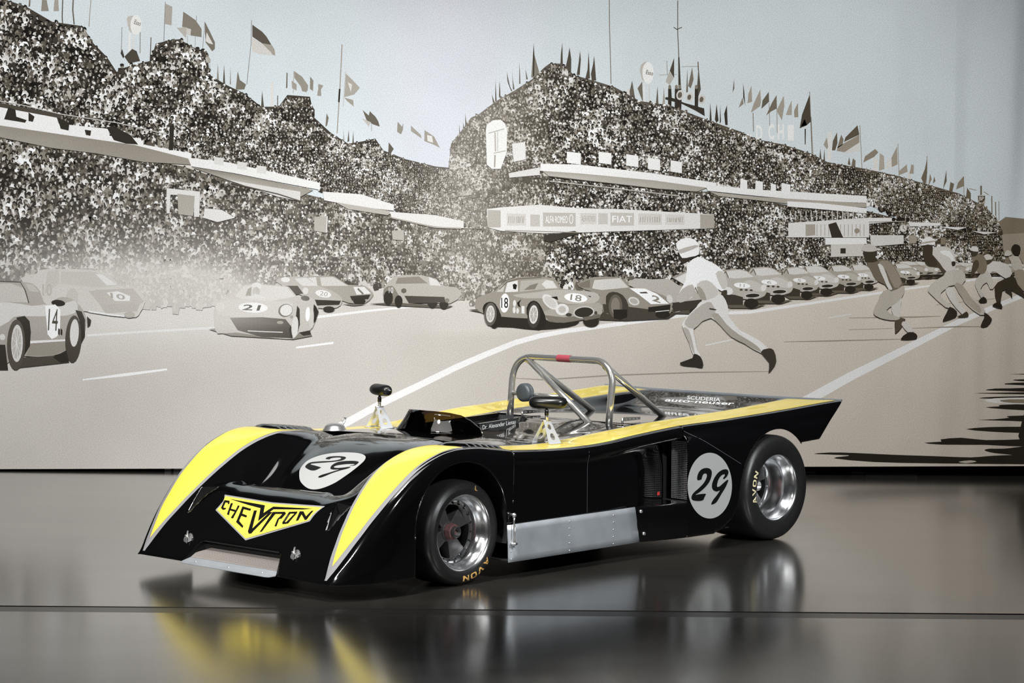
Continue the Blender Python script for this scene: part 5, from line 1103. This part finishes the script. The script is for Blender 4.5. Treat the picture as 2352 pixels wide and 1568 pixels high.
q.poly(Z4([(1080,830),(1200,775),(1290,765),(1450,770),(1520,810),(1560,860),(1700,878),(1850,930),(1935,985),(1930,1045),(1905,1105),(1700,1120),(1520,1110),(1400,1100),(1310,1080),(1280,930),(1150,880)]), 138, 2, 0)
q.poly(Z4([(1310,1010),(1500,1030),(1740,1060),(1915,1060),(1905,1110),(1700,1125),(1520,1120),(1320,1090)]), 66, 1, 0); q.poly(Z4([(1215,870),(1235,795),(1465,778),(1545,862),(1300,885)]), 196, 1, 0); q.poly(Z4([(1090,830),(1195,790),(1195,865),(1110,860)]), 112, 1, 0)
q.poly(Z4([(1340,940),(1400,900),(1490,930),(1540,1020),(1530,1120),(1400,1120),(1350,1060)]), 62, 2, 0); e_(q, Z4, 1425, 1030, 62, 105, 92, 3.92); e_(q, Z4, 1425, 1030, 40, 78, 120, 3.92); q.poly(Z4([(1405,1060),(1530,1060),(1530,1130),(1470,1155),(1410,1140)]), 38, 1, 0)
q.poly(Z4([(1550,868),(1690,872),(1800,920),(1905,1008),(1745,1012),(1640,930)]), 236, 1, 0); q.text('2', *Z4([(1790,965)])[0], 20, 13, 130, .3, .4, 0, .03); e_(q, Z4, 1590, 985, 52, 36, 206, 3.92, .35); e_(q, Z4, 1590, 985, 38, 24, 168, 3.92, .35); e_(q, Z4, 1912, 965, 26, 38, 200, 3.92, -.3)
q.poly(Z4([(1720,1040),(1920,1015),(1915,1075),(1720,1082)]), 40, 1, 0); e_(q, Z4, 1850, 1105, 66, 36, 40, 3.92); q.line(Z4([(1785,1080),(1910,1068)]), 1.6, 214, 0); q.poly(Z4([(1640,905),(1700,900),(1720,915),(1650,915)]), 60, 0, 0)
q.done('printed_car', BAN, None, 'dark car with white striped nose and number 2 in the printed picture')
q = Ink()   # number 18
q.poly(Z4([(280,1200),(500,1215),(720,1238),(1000,1212),(1090,1178),(1060,1150),(700,1120),(380,1130)]), 44, 2, 0); q.poly(Z4([(100,1062),(200,1055),(240,1090)]), 90, 0, 0)
q.poly(Z4([(160,1000),(190,950),(280,915),(345,888),(380,850),(450,800),(540,772),(640,765),(760,765),(850,775),(890,795),(935,868),(1000,878),(1100,890),(1230,900),(1280,935),(1300,1000),(1306,1060),(1290,1105),(1270,1130),(1090,1150),(960,1178),(830,1168),(760,1130),(640,1140),(400,1125),(250,1100),(180,1060)]), 142, 2, 0)
q.poly(Z4([(500,930),(700,905),(900,880),(1100,892),(1230,905),(1280,940),(1240,1000),(1000,1010),(800,960),(620,960)]), 172, 2, 0); q.poly(Z4([(900,1040),(1050,1020),(1280,1000),(1303,1060),(1288,1110),(1100,1148),(960,1175),(800,1150),(760,1090)]), 158, 2, 0); q.poly(Z4([(780,1110),(960,1130),(1280,1100),(1268,1132),(960,1180),(830,1170)]), 112, 1, 0)
q.poly(Z4([(430,905),(452,820),(545,798),(548,900)]), 214, 1, 0); q.poly(Z4([(355,902),(400,845),(430,832),(415,902)]), 186, 1, 0); q.poly(Z4([(560,902),(572,802),(800,785),(862,800),(918,872),(760,880)]), 168, 1, 0); q.poly(Z4([(760,830),(800,795),(860,805),(900,865),(800,872)]), 206, 1, 0); q.poly(Z4([(600,885),(660,840),(730,822),(700,878)]), 120, 1, 0); q.poly(Z4([(500,835),(520,828),(540,840),(530,880),(505,875)]), 34, 1, 0)
q.line(Z4([(380,880),(450,812),(545,785),(760,770)]), 2, 92, 0)
q.poly(Z4([(235,1090),(240,1020),(290,990),(345,1010),(395,1110),(395,1170),(360,1215),(310,1218)]), 42, 2, 0); e_(q, Z4, 300, 1102, 56, 105, 50, 3.92, .05); e_(q, Z4, 300, 1100, 38, 76, 196, 3.92, .05); e_(q, Z4, 300, 1100, 28, 60, 150, 3.92, .05)
q.poly(Z4([(625,1100),(640,1010),(690,980),(740,1010),(790,1110),(800,1190),(760,1230),(700,1232)]), 40, 2, 0); e_(q, Z4, 690, 1110, 58, 118, 52, 3.92, .05); e_(q, Z4, 688, 1105, 40, 84, 206, 3.92, .05); e_(q, Z4, 688, 1105, 29, 66, 158, 3.92, .05)
for a in range(8): 
    for cx, cy, rx, ry in ((300,1100,36,74),(688,1105,38,82)): q.line(Z4([(cx, cy), (cx + rx*math.cos(a*math.pi/4), cy + ry*math.sin(a*math.pi/4))]), .8, 216, 0)
e_(q, Z4, 428, 1002, 42, 86, 238, 3.92, .06); q.text('18', *Z4([(428,1000)])[0], 16, 24, 42, 0, 0, 0, .01); e_(q, Z4, 1068, 955, 104, 40, 238, 3.92, .12); q.text('18', *Z4([(1070,955)])[0], 26, 14, 130, .15, 0, 0, .01)
e_(q, Z4, 838, 992, 88, 48, 208, 3.92, .75); e_(q, Z4, 838, 992, 66, 34, 190, 3.92, .75); e_(q, Z4, 945, 1060, 60, 52, 214, 3.92); e_(q, Z4, 945, 1060, 34, 32, 178, 3.92); e_(q, Z4, 1140, 1085, 96, 55, 190, 3.92, -.1); e_(q, Z4, 1140, 1085, 84, 44, 48, 3.92, -.1); e_(q, Z4, 1248, 1090, 14, 16, 70, 3.92); e_(q, Z4, 1005, 1108, 28, 16, 62, 3.92)
q.poly(Z4([(840,948),(900,942),(910,976)]), 36, 0, 0); q.poly(Z4([(1170,935),(1205,940),(1200,950)]), 40, 0, 0); q.poly(Z4([(538,1000),(578,968),(560,1005),(572,1042),(548,1030)]), 36, 0, 0); e_(q, Z4, 517, 1005, 14, 30, 216, 3.92); e_(q, Z4, 513, 1065, 13, 30, 214, 3.92); e_(q, Z4, 544, 1072, 12, 26, 210, 3.92); q.poly(Z4([(580,1028),(606,1030),(606,1098),(580,1094)]), 222, 0, 0); e_(q, Z4, 1205, 1165, 72, 48, 44, 3.92); q.poly(Z4([(1085,1060),(1290,1060),(1290,1110),(1120,1130)][:0] or [(1125,1130),(1290,1105),(1285,1135),(1150,1160)]), 100, 0, 0)
q.done('printed_car', BAN, None, 'grey coupe numbered 18 in the printed picture')
L_ROW = Ink.layer; Ink.layer = L_BASE
q = Ink()   # small round coupe in the middle
q.poly(Z3([(1440,852),(1700,870),(2150,890),(2200,870),(1650,840)]), 86, 0, .4); q.poly(Z3([(1580,700),(1650,625),(1720,597),(1900,594),(2050,632),(2100,690),(2230,705),(2275,770),(2170,850),(2000,838),(1800,850),(1680,832),(1590,800)]), 168, 2, .4); q.poly(Z3([(1575,720),(1650,690),(1700,760),(1740,840),(1590,830)]), 120, 2, .4); q.poly(Z3([(1680,672),(1700,618),(1890,606),(1970,668)]), 126, 1, .4); q.poly(Z3([(1980,610),(2050,640),(2090,690),(1990,685)]), 205, 1, .4)
for cx, cy, rx, ry, v in ((1615,800,42,66,46),(1708,830,36,54,42),(2012,850,44,40,46),(2115,860,40,40,44),(1755,735,24,22,92),(1828,800,22,20,120),(2145,822,20,20,120)): e_(q, Z3, cx, cy, rx, ry, v, 3.92, 0, .3)
q.poly(Z3([(1760,780),(2120,790),(2130,840),(1800,848)]), 62, 1, .4); q.text('10', *Z3([(1640,730)])[0], 10, 13, 225, 0, 0, .3); q.done('printed_car', BAN, None, 'small round-tailed coupe printed alone near the middle of the track')
q = Ink()   # pair behind number 21
q.poly(Z3([(870,612),(985,600),(1130,605),(1250,680),(1400,690),(1475,750),(1470,790),(1400,850),(1250,842),(1150,800),(1000,760)]), 150, 2, .5); q.poly(Z3([(895,618),(965,612),(975,680),(930,680)]), 205, 1, .5); q.poly(Z3([(1000,615),(1120,610),(1255,690),(1015,692)]), 196, 1, .5); q.poly(Z3([(1300,700),(1400,700),(1460,760),(1330,770)]), 216, 1, .5); q.poly(Z3([(1270,782),(1455,770),(1435,810),(1290,825)]), 46, 1, .4); e_(q, Z3, 1355, 830, 56, 30, 44, 3.92, 0, .3); q.line(Z3([(1340,715),(1390,765)]), 4, 110, .4); q.poly(Z3([(1190,852),(1420,858),(1300,870)]), 110, 0, .3)
q.done('printed_car', BAN, None, 'dark-striped coupe printed at the back of the leading group')
q = Ink(); q.poly(Z3([(600,650),(700,610),(880,612),(965,680),(1100,730),(1190,790),(1198,840),(1150,888),(985,890),(930,820),(800,760)]), 170, 2, .5); q.poly(Z3([(770,625),(880,618),(985,692),(840,690)]), 205, 1, .5); e_(q, Z3, 690, 635, 40, 24, 226, 3.92); q.poly(Z3([(690,690),(800,690),(850,760),(780,770)]), 66, 1, .4); e_(q, Z3, 1030, 762, 72, 32, 226, 3.92, .2); q.text('20', *Z3([(1035,762)])[0], 18, 10, 150, .2, 0, .4); q.poly(Z3([(955,815),(1190,825),(1172,862),(975,868)]), 44, 1, .3); e_(q, Z3, 1080, 900, 52, 26, 42, 3.92, 0, .3); e_(q, Z3, 870, 735, 26, 30, 205, 3.92); q.done('printed_car', BAN, None, 'open car numbered 20 printed directly behind number 21')
q = Ink()   # number 21
q.poly(Z3([(0,1080),(200,1140),(760,1172),(930,1140),(900,1080),(300,1040)]), 112, 1, .7); q.poly(Z3([(50,960),(60,860),(120,800),(230,790),(300,690),(450,676),(640,688),(720,700),(790,782),(850,778),(930,800),(972,860),(985,920),(950,1030),(910,1090),(810,1110),(765,1164),(600,1162),(250,1110),(80,1120),(55,1040)]), 178, 2, .8)
q.poly(Z3([(100,830),(300,815),(640,830),(760,850),(700,960),(560,975),(200,965),(80,940)]), 190, 2, .8); q.poly(Z3([(238,782),(320,692),(460,682),(700,702),(778,786),(560,826),(300,812)]), 204, 1, .8); q.poly(Z3([(190,978),(480,972),(690,990),(745,1060),(755,1162),(480,1152),(260,1090)]), 58, 1, .7)
e_(q, Z3, 432, 690, 46, 30, 232, 3.92); e_(q, Z3, 425, 742, 34, 42, 108, 3.92); q.poly(Z3([(350,800),(420,760),(520,800)]), 216, 0, .5); q.poly(Z3([(330,780),(350,720),(385,700),(380,780)]), 130, 0, .5)
e_(q, Z3, 398, 886, 132, 46, 240, 3.92, .04, .4); q.text('21', *Z3([(385,886)])[0], 40, 13, 62, .04, -.3, .4, .02); e_(q, Z3, 690, 912, 66, 58, 80, 3.92, -.4, .6); e_(q, Z3, 696, 910, 56, 50, 220, 3.92, -.4); e_(q, Z3, 105, 880, 42, 42, 206, 3.92, 0, .8); e_(q, Z3, 868, 802, 40, 23, 38, 3.92, .15); e_(q, Z3, 745, 970, 15, 15, 120, 3.92)
q.poly(Z3([(795,868),(818,900),(820,1040),(800,1110),(780,1000)]), 42, 1, .3); e_(q, Z3, 775, 1060, 30, 95, 206, 3.92, .08, .4); q.poly(Z3([(738,1040),(752,1164),(736,1160),(722,1080)]), 50, 0, .4); q.poly(Z3([(945,855),(968,880),(988,925),(960,1010),(945,1030),(940,920)]), 40, 1, .2); e_(q, Z3, 925, 985, 20, 92, 190, 3.92, .06, .4); q.poly(Z3([(812,1110),(910,1090),(920,1130),(850,1140)]), 50, 0, .3); e_(q, Z3, 890, 945, 20, 66, 238, 3.92, .05, .3); q.line(Z3([(350,1095),(480,1102),(665,1108)]), 2, 216, .3); e_(q, Z3, 642, 1020, 30, 14, 150, 3.92, 0, .4)
q.done('printed_car', BAN, None, 'open racing car numbered 21 leading the printed group')
q = Ink()   # dusty number 10
q.poly(Z2([(150,815),(260,782),(290,752),(420,744),(700,755),(800,800),(870,870),(960,880),(1020,920),(1047,985),(1010,1060),(980,1092),(900,1086),(700,1062),(560,1040),(330,1000)]), 192, 2, .75); q.poly(Z2([(320,930),(345,760),(425,752),(430,850)]), 178, 1, .6); q.poly(Z2([(440,850),(445,765),(690,765),(860,865),(700,880)]), 178, 1, .6); q.poly(Z2([(690,780),(740,785),(845,860),(770,862)]), 226, 1, .4); q.poly(Z2([(640,905),(700,895),(960,885),(1040,980),(1010,1000),(720,1000)]), 160, 1, .6); q.poly(Z2([(770,915),(850,905),(940,940),(935,975),(830,975)]), 232, 1, .3); q.text('10', *Z2([(850,942)])[0], 34, 12, 150, .15, .3, .4, .02); q.text('10', *Z2([(342,895)])[0], 22, 28, 168, 0, 0, .4, .02); q.poly(Z2([(720,1000),(1010,995),(990,1050),(760,1065)]), 152, 1, .6); e_(q, Z2, 520, 960, 45, 80, 172, 3.137, .1, .6); q.line(Z2([(640,1050),(800,1075),(900,1085)]), 4, 234, .2); e_(q, Z2, 935, 1075, 40, 22, 140, 3.137, 0, .6)
q.done('printed_car', BAN, None, 'dust-veiled coupe numbered 10 printed behind number 14')
q = Ink()   # number 14
q.poly(Z2([(150,1385),(390,1362),(440,1422),(140,1455)]), 70, 0, .4); q.poly(Z2([(-300,836),(0,836),(150,840),(235,850),(290,905),(320,985),(370,1005),(400,965),(450,946),(520,960),(570,1000),(600,1040),(622,1100),(612,1200),(590,1272),(500,1290),(480,1330),(380,1370),(180,1372),(150,1320),(0,1470),(-300,1470)]), 158, 2, .35)
q.poly(Z2([(-300,1000),(60,985),(230,1010),(330,1000),(420,1010),(540,970),(560,1040),(480,1080),(200,1085),(100,1090),(0,1160),(-300,1160)]), 206, 2, .35); q.poly(Z2([(-300,855),(80,850),(170,880),(205,985),(60,982),(-300,985)]), 188, 1, .35); q.line(Z2([(-50,832),(150,840),(185,900),(210,990)]), 2.2, 60, .2); q.poly(Z2([(185,850),(240,858),(285,910),(215,905)]), 182, 1, .35); q.poly(Z2([(225,1280),(500,1262),(480,1330),(380,1368),(190,1370)]), 140, 1, .3); q.poly(Z2([(218,1262),(500,1250),(500,1262),(220,1280)]), 226, 0, .3); q.poly(Z2([(-300,1290),(40,1290),(60,1470),(-300,1470)]), 50, 0, .2)
q.poly(Z2([(120,1095),(180,1082),(215,1120),(225,1200),(218,1300),(175,1372),(160,1250)]), 46, 1, .2); e_(q, Z2, 118, 1290, 66, 182, 78, 3.137, .02, .2); e_(q, Z2, 125, 1280, 42, 135, 206, 3.137, .02, .2); e_(q, Z2, 122, 1280, 32, 110, 178, 3.137, .02, .2)
q.poly(Z2([(545,1040),(590,1050),(615,1110),(612,1230),(585,1282),(575,1120)]), 42, 1, .2); e_(q, Z2, 530, 1248, 58, 170, 66, 3.137, .05, .2); e_(q, Z2, 538, 1205, 32, 100, 212, 3.137, .05, .2); q.poly(Z2([(385,1380),(480,1330),(500,1415),(440,1422)]), 44, 0, .2); q.poly(Z2([(628,1085),(658,1112),(650,1150),(632,1165)]), 40, 0, .2); e_(q, Z2, 422, 990, 50, 23, 40, 3.137, .1, .1)
q.poly(Z2([(328,1010),(400,1000),(438,1040),(435,1170),(415,1230),(375,1250),(345,1215),(335,1100)]), 240, 1, .1); q.text('14', *Z2([(385,1110)])[0], 22, 50, 70, .05, 0, .1); q.poly(Z2([(440,1170),(452,1185),(450,1225),(438,1215)]), 40, 0, .1); q.poly(Z2([(422,1170),(434,1180),(432,1225),(420,1210)]), 46, 0, .1); e_(q, Z2, 20, 1235, 20, 22, 206, 3.137)
for a in range(9): q.line(Z2([(122, 1280), (122+32*math.cos(a*.7), 1280+110*math.sin(a*.7))]), 1, 222, .2)
q.done('printed_car', BAN, None, 'racing car numbered 14 cut by the left end of the printed picture')

# --- printed runners
Ink.layer = L_ROW
def runner(shapes, z, label):
    q = Ink()
    for L, v in shapes: q.poly(z(L), v, 2, 0)
    q.done('printed_runner', BAN, None, label)
W6 = T(1852, 500, 3.92)
runner([([(1920,300),(2060,280),(2100,400),(2050,470),(1960,440)], 140), ([(1840,280),(1870,238),(1915,250),(1925,290),(1905,335),(1870,330)], 40)], W6, 'dark-helmeted runner printed last in the line')
runner([([(1820,350),(1900,348),(1945,430),(1920,490),(1860,470),(1840,400)], 178), ([(1870,480),(1950,470),(1965,560),(1960,640),(2050,700),(1990,690),(1900,600)], 140), ([(1780,335),(1800,292),(1840,305),(1842,335),(1800,345)], 188)], W6, 'runner printed before the dark-helmeted last one')
runner([([(1690,620),(1760,560),(1860,520),(1900,600),(1965,690),(1960,720),(1850,655),(1762,655),(1745,780),(1712,770)], 52), ([(1600,400),(1680,388),(1800,415),(1850,500),(1790,545),(1700,485),(1652,500),(1620,580),(1560,605),(1540,585),(1605,480)], 200), ([(1585,385),(1660,365),(1670,395),(1610,430)], 70), ([(1580,378),(1598,338),(1640,328),(1668,350),(1664,374)], 198), ([(1670,790),(1720,758),(1755,780),(1755,815)], 40), ([(1535,585),(1590,565),(1590,600),(1545,605)], 50), ([(1780,655),(1840,650),(1850,725),(1830,690)], 52)], W6, 'stooping runner in dark trousers in the printed picture')
runner([([(1520,560),(1600,480),(1652,500),(1690,620),(1650,640),(1620,580),(1565,640),(1612,718),(1580,732),(1520,620)], 186), ([(1500,335),(1590,335),(1625,430),(1600,500),(1550,500),(1500,420)], 116), ([(1500,400),(1540,380),(1550,440),(1500,510),(1475,530)], 70), ([(1475,300),(1540,290),(1535,335),(1495,350)], 60), ([(1472,292),(1490,258),(1530,258),(1546,282),(1540,305)], 206), ([(1545,755),(1590,708),(1625,745),(1600,762)], 40)], W6, 'runner with a dark jersey printed between two pale ones')
runner([([(1250,640),(1320,630),(1352,740),(1442,850),(1400,870),(1290,740)], 200), ([(1352,890),(1400,868),(1440,842),(1458,880),(1420,892)], 58), ([(1060,390),(1130,330),(1200,400),(1260,480),(1230,520),(1190,450),(1100,440)], 70), ([(1130,270),(1230,258),(1310,290),(1342,380),(1335,462),(1260,485),(1200,410),(1150,350),(1118,310)], 196), ([(1200,300),(1290,300),(1335,390),(1320,420),(1290,360),(1230,330)], 222), ([(1260,480),(1400,468),(1432,560),(1402,600),(1470,700),(1560,770),(1612,850),(1560,872),(1425,765),(1330,605),(1235,652),(1205,700),(1275,770),(1302,800),(1250,805),(1120,690),(1090,640),(1150,570),(1235,520)], 184), ([(1330,600),(1400,600),(1480,720),(1560,800),(1560,860),(1430,760)], 158), ([(1225,922),(1262,850),(1290,800),(1352,842),(1340,892),(1245,926)], 44), ([(1565,975),(1598,900),(1600,850),(1668,910),(1622,975)], 44), ([(1045,262),(1135,245),(1132,330),(1180,420),(1120,440),(1062,390)], 58), ([(1030,250),(1050,192),(1108,168),(1150,205),(1150,245),(1090,240)], 220), ([(1040,222),(1140,205),(1145,218),(1036,236)], 160), ([(1305,395),(1340,395),(1335,430),(1310,435)], 50)], W6, 'runner with a pale banded helmet leaning far forward in the printed picture')
runner([([(800,905),(890,910),(858,980),(802,1040),(795,1000)], 74), ([(852,958),(892,930),(965,1012),(925,1042)], 196), ([(760,760),(855,715),(845,800),(840,890),(790,905)], 196), ([(690,660),(860,608),(882,650),(855,720),(790,780),(720,830),(790,880),(845,900),(800,922),(700,912),(622,882),(600,840),(640,750)], 172), ([(540,392),(640,370),(730,380),(800,450),(862,580),(862,612),(760,662),(705,600),(622,560),(580,480)], 104), ([(650,400),(730,385),(800,460),(855,590),(790,630),(720,480)], 138), ([(640,418),(690,438),(742,580),(772,640),(738,642),(700,560)], 206), ([(510,300),(630,298),(618,350),(640,390),(545,402),(520,350)], 56), ([(495,292),(508,252),(560,234),(618,258),(634,295),(560,306)], 188), ([(845,1092),(920,1028),(985,1042),(986,1086)], 42)], W6, 'dark-vested runner in pale trousers in the printed picture')
runner([([(500,760),(660,680),(730,740),(755,830),(752,870),(790,930),(860,1010),(1010,1090),(1112,1172),(1060,1222),(900,1132),(780,1070),(700,980),(602,902),(520,930),(442,1000),(452,1080),(472,1180),(505,1245),(440,1232),(400,1120),(345,995),(345,940),(400,870),(470,800)], 212), ([(520,780),(600,760),(640,860),(600,900),(520,930),(442,1000),(360,960),(400,880)], 172), ([(600,880),(660,860),(740,960),(850,1050),(1000,1140),(1050,1210),(900,1132),(780,1070),(690,975)], 158), ([(850,1010),(1010,1092),(1090,1165),(1060,1180),(940,1100)], 218), ([(345,990),(400,1010),(440,1150),(450,1232),(400,1120)], 168), ([(585,812),(645,822),(640,832),(590,826)], 60),
        ([(320,1302),(430,1262),(445,1222),(500,1245),(525,1300),(522,1346),(460,1337),(350,1327)], 46), ([(1045,1208),(1110,1175),(1162,1190),(1187,1290),(1150,1360),(1115,1392),(1122,1300)], 58),
        ([(390,410),(480,350),(560,380),(640,420),(700,470),(735,540),(742,620),(700,662),(660,640),(668,690),(560,742),(500,722),(460,620),(442,690),(420,722),(370,742),(320,762),(290,730),(330,640),(370,560),(380,470)], 232), ([(470,600),(560,560),(640,620),(665,690),(560,742),(500,722)], 190), ([(470,620),(520,640),(560,740),(500,722)], 150), ([(340,640),(432,600),(452,680),(400,730),(330,762),(290,730)], 176), ([(640,500),(700,480),(735,545),(740,620),(700,640)], 190), ([(695,660),(742,650),(738,702),(705,690)], 62),
        ([(300,325),(345,360),(480,335),(400,380),(345,408),(318,380)], 52), ([(285,250),(300,212),(370,180),(450,195),(490,258),(487,330),(420,350),(340,362),(310,310)], 230), ([(302,290),(450,246),(482,262),(330,322)], 174), ([(300,230),(380,190),(440,205),(420,230),(320,260)], 230)], Z5, 'white-clad runner with a white helmet in the printed picture')

# --- banner hem rail, feet and odds and ends in the dark gap below it
def bpt(px, py, dy=0): p = BP(px, py); return Vector((p.x, p.y + dy, p.z))
hl_, hr_ = bpt(-330, bl + (br-bl)*-330/IW), bpt(2700, bl + (br-bl)*2700/IW)
MB().tube([hl_ + Vector((0, .03, .012)), hr_ + Vector((0, .03, .012))], .012, 10).build('hem_rail', M_DARK, BAN)
def foot(px, name, label, cat, m_, wd=.12, dp=.5, h=None, grp=None):
    p = BP(px, bl + (br-bl)*px/IW); o_ = empty(name, (p.x, YB + .35, 0))
    MB().box((-wd/2, -dp/2, 0), (wd/2, dp/2, .02)).build('base_plate', m_, o_, False); MB().tube([(0, 0, .02), (0, 0, 4.2)], .022, 12).build('upright', m_, o_)
    return tag(o_, label, cat, grp)
for px in (1862, 1978): foot(px, 'banner_stand', 'black upright stand with flat foot holding the printed banner', 'stand', M_DARK, .10, .5, None, 'stands behind the banner')
p = BP(2130, 1070); o_ = empty('folding_trolley', (p.x, YB + .5, 0))
MB().box((-.36, -.12, .012), (.36, .12, .034)).build('deck', mat('trolley_red', (.16, .02, .015, 1), .5), o_, False); MB().box((-.36, -.125, .036), (.0, -.115, .052)).build('pale_edge', M_ALU, o_, False); MB().box((.0, -.125, .036), (.36, -.115, .052)).build('dark_edge', M_SATIN, o_, False)
for sx in (-.3, .3): MB().lathe([(-.015,0),(-.015,.012),(.015,.012),(.015,0)], (sx, -.08, .012), 'y', 16).build('caster', M_SATIN, o_)
tag(o_, 'low dark red trolley with a pale edge under the banner', 'trolley')
for px, ww, lb in ((380, .042, 'narrow white block on the floor below the banner hem'), (406, .075, 'wider white block on the floor beside a narrow white one')):
    p = BP(px, 1079); tag(MB().box((p.x - ww/2, YB + .10, 0.0), (p.x + ww/2, YB + .14, .030)).build('white_block', M_WHITE, None, False), lb, 'block', 'white blocks under the banner')
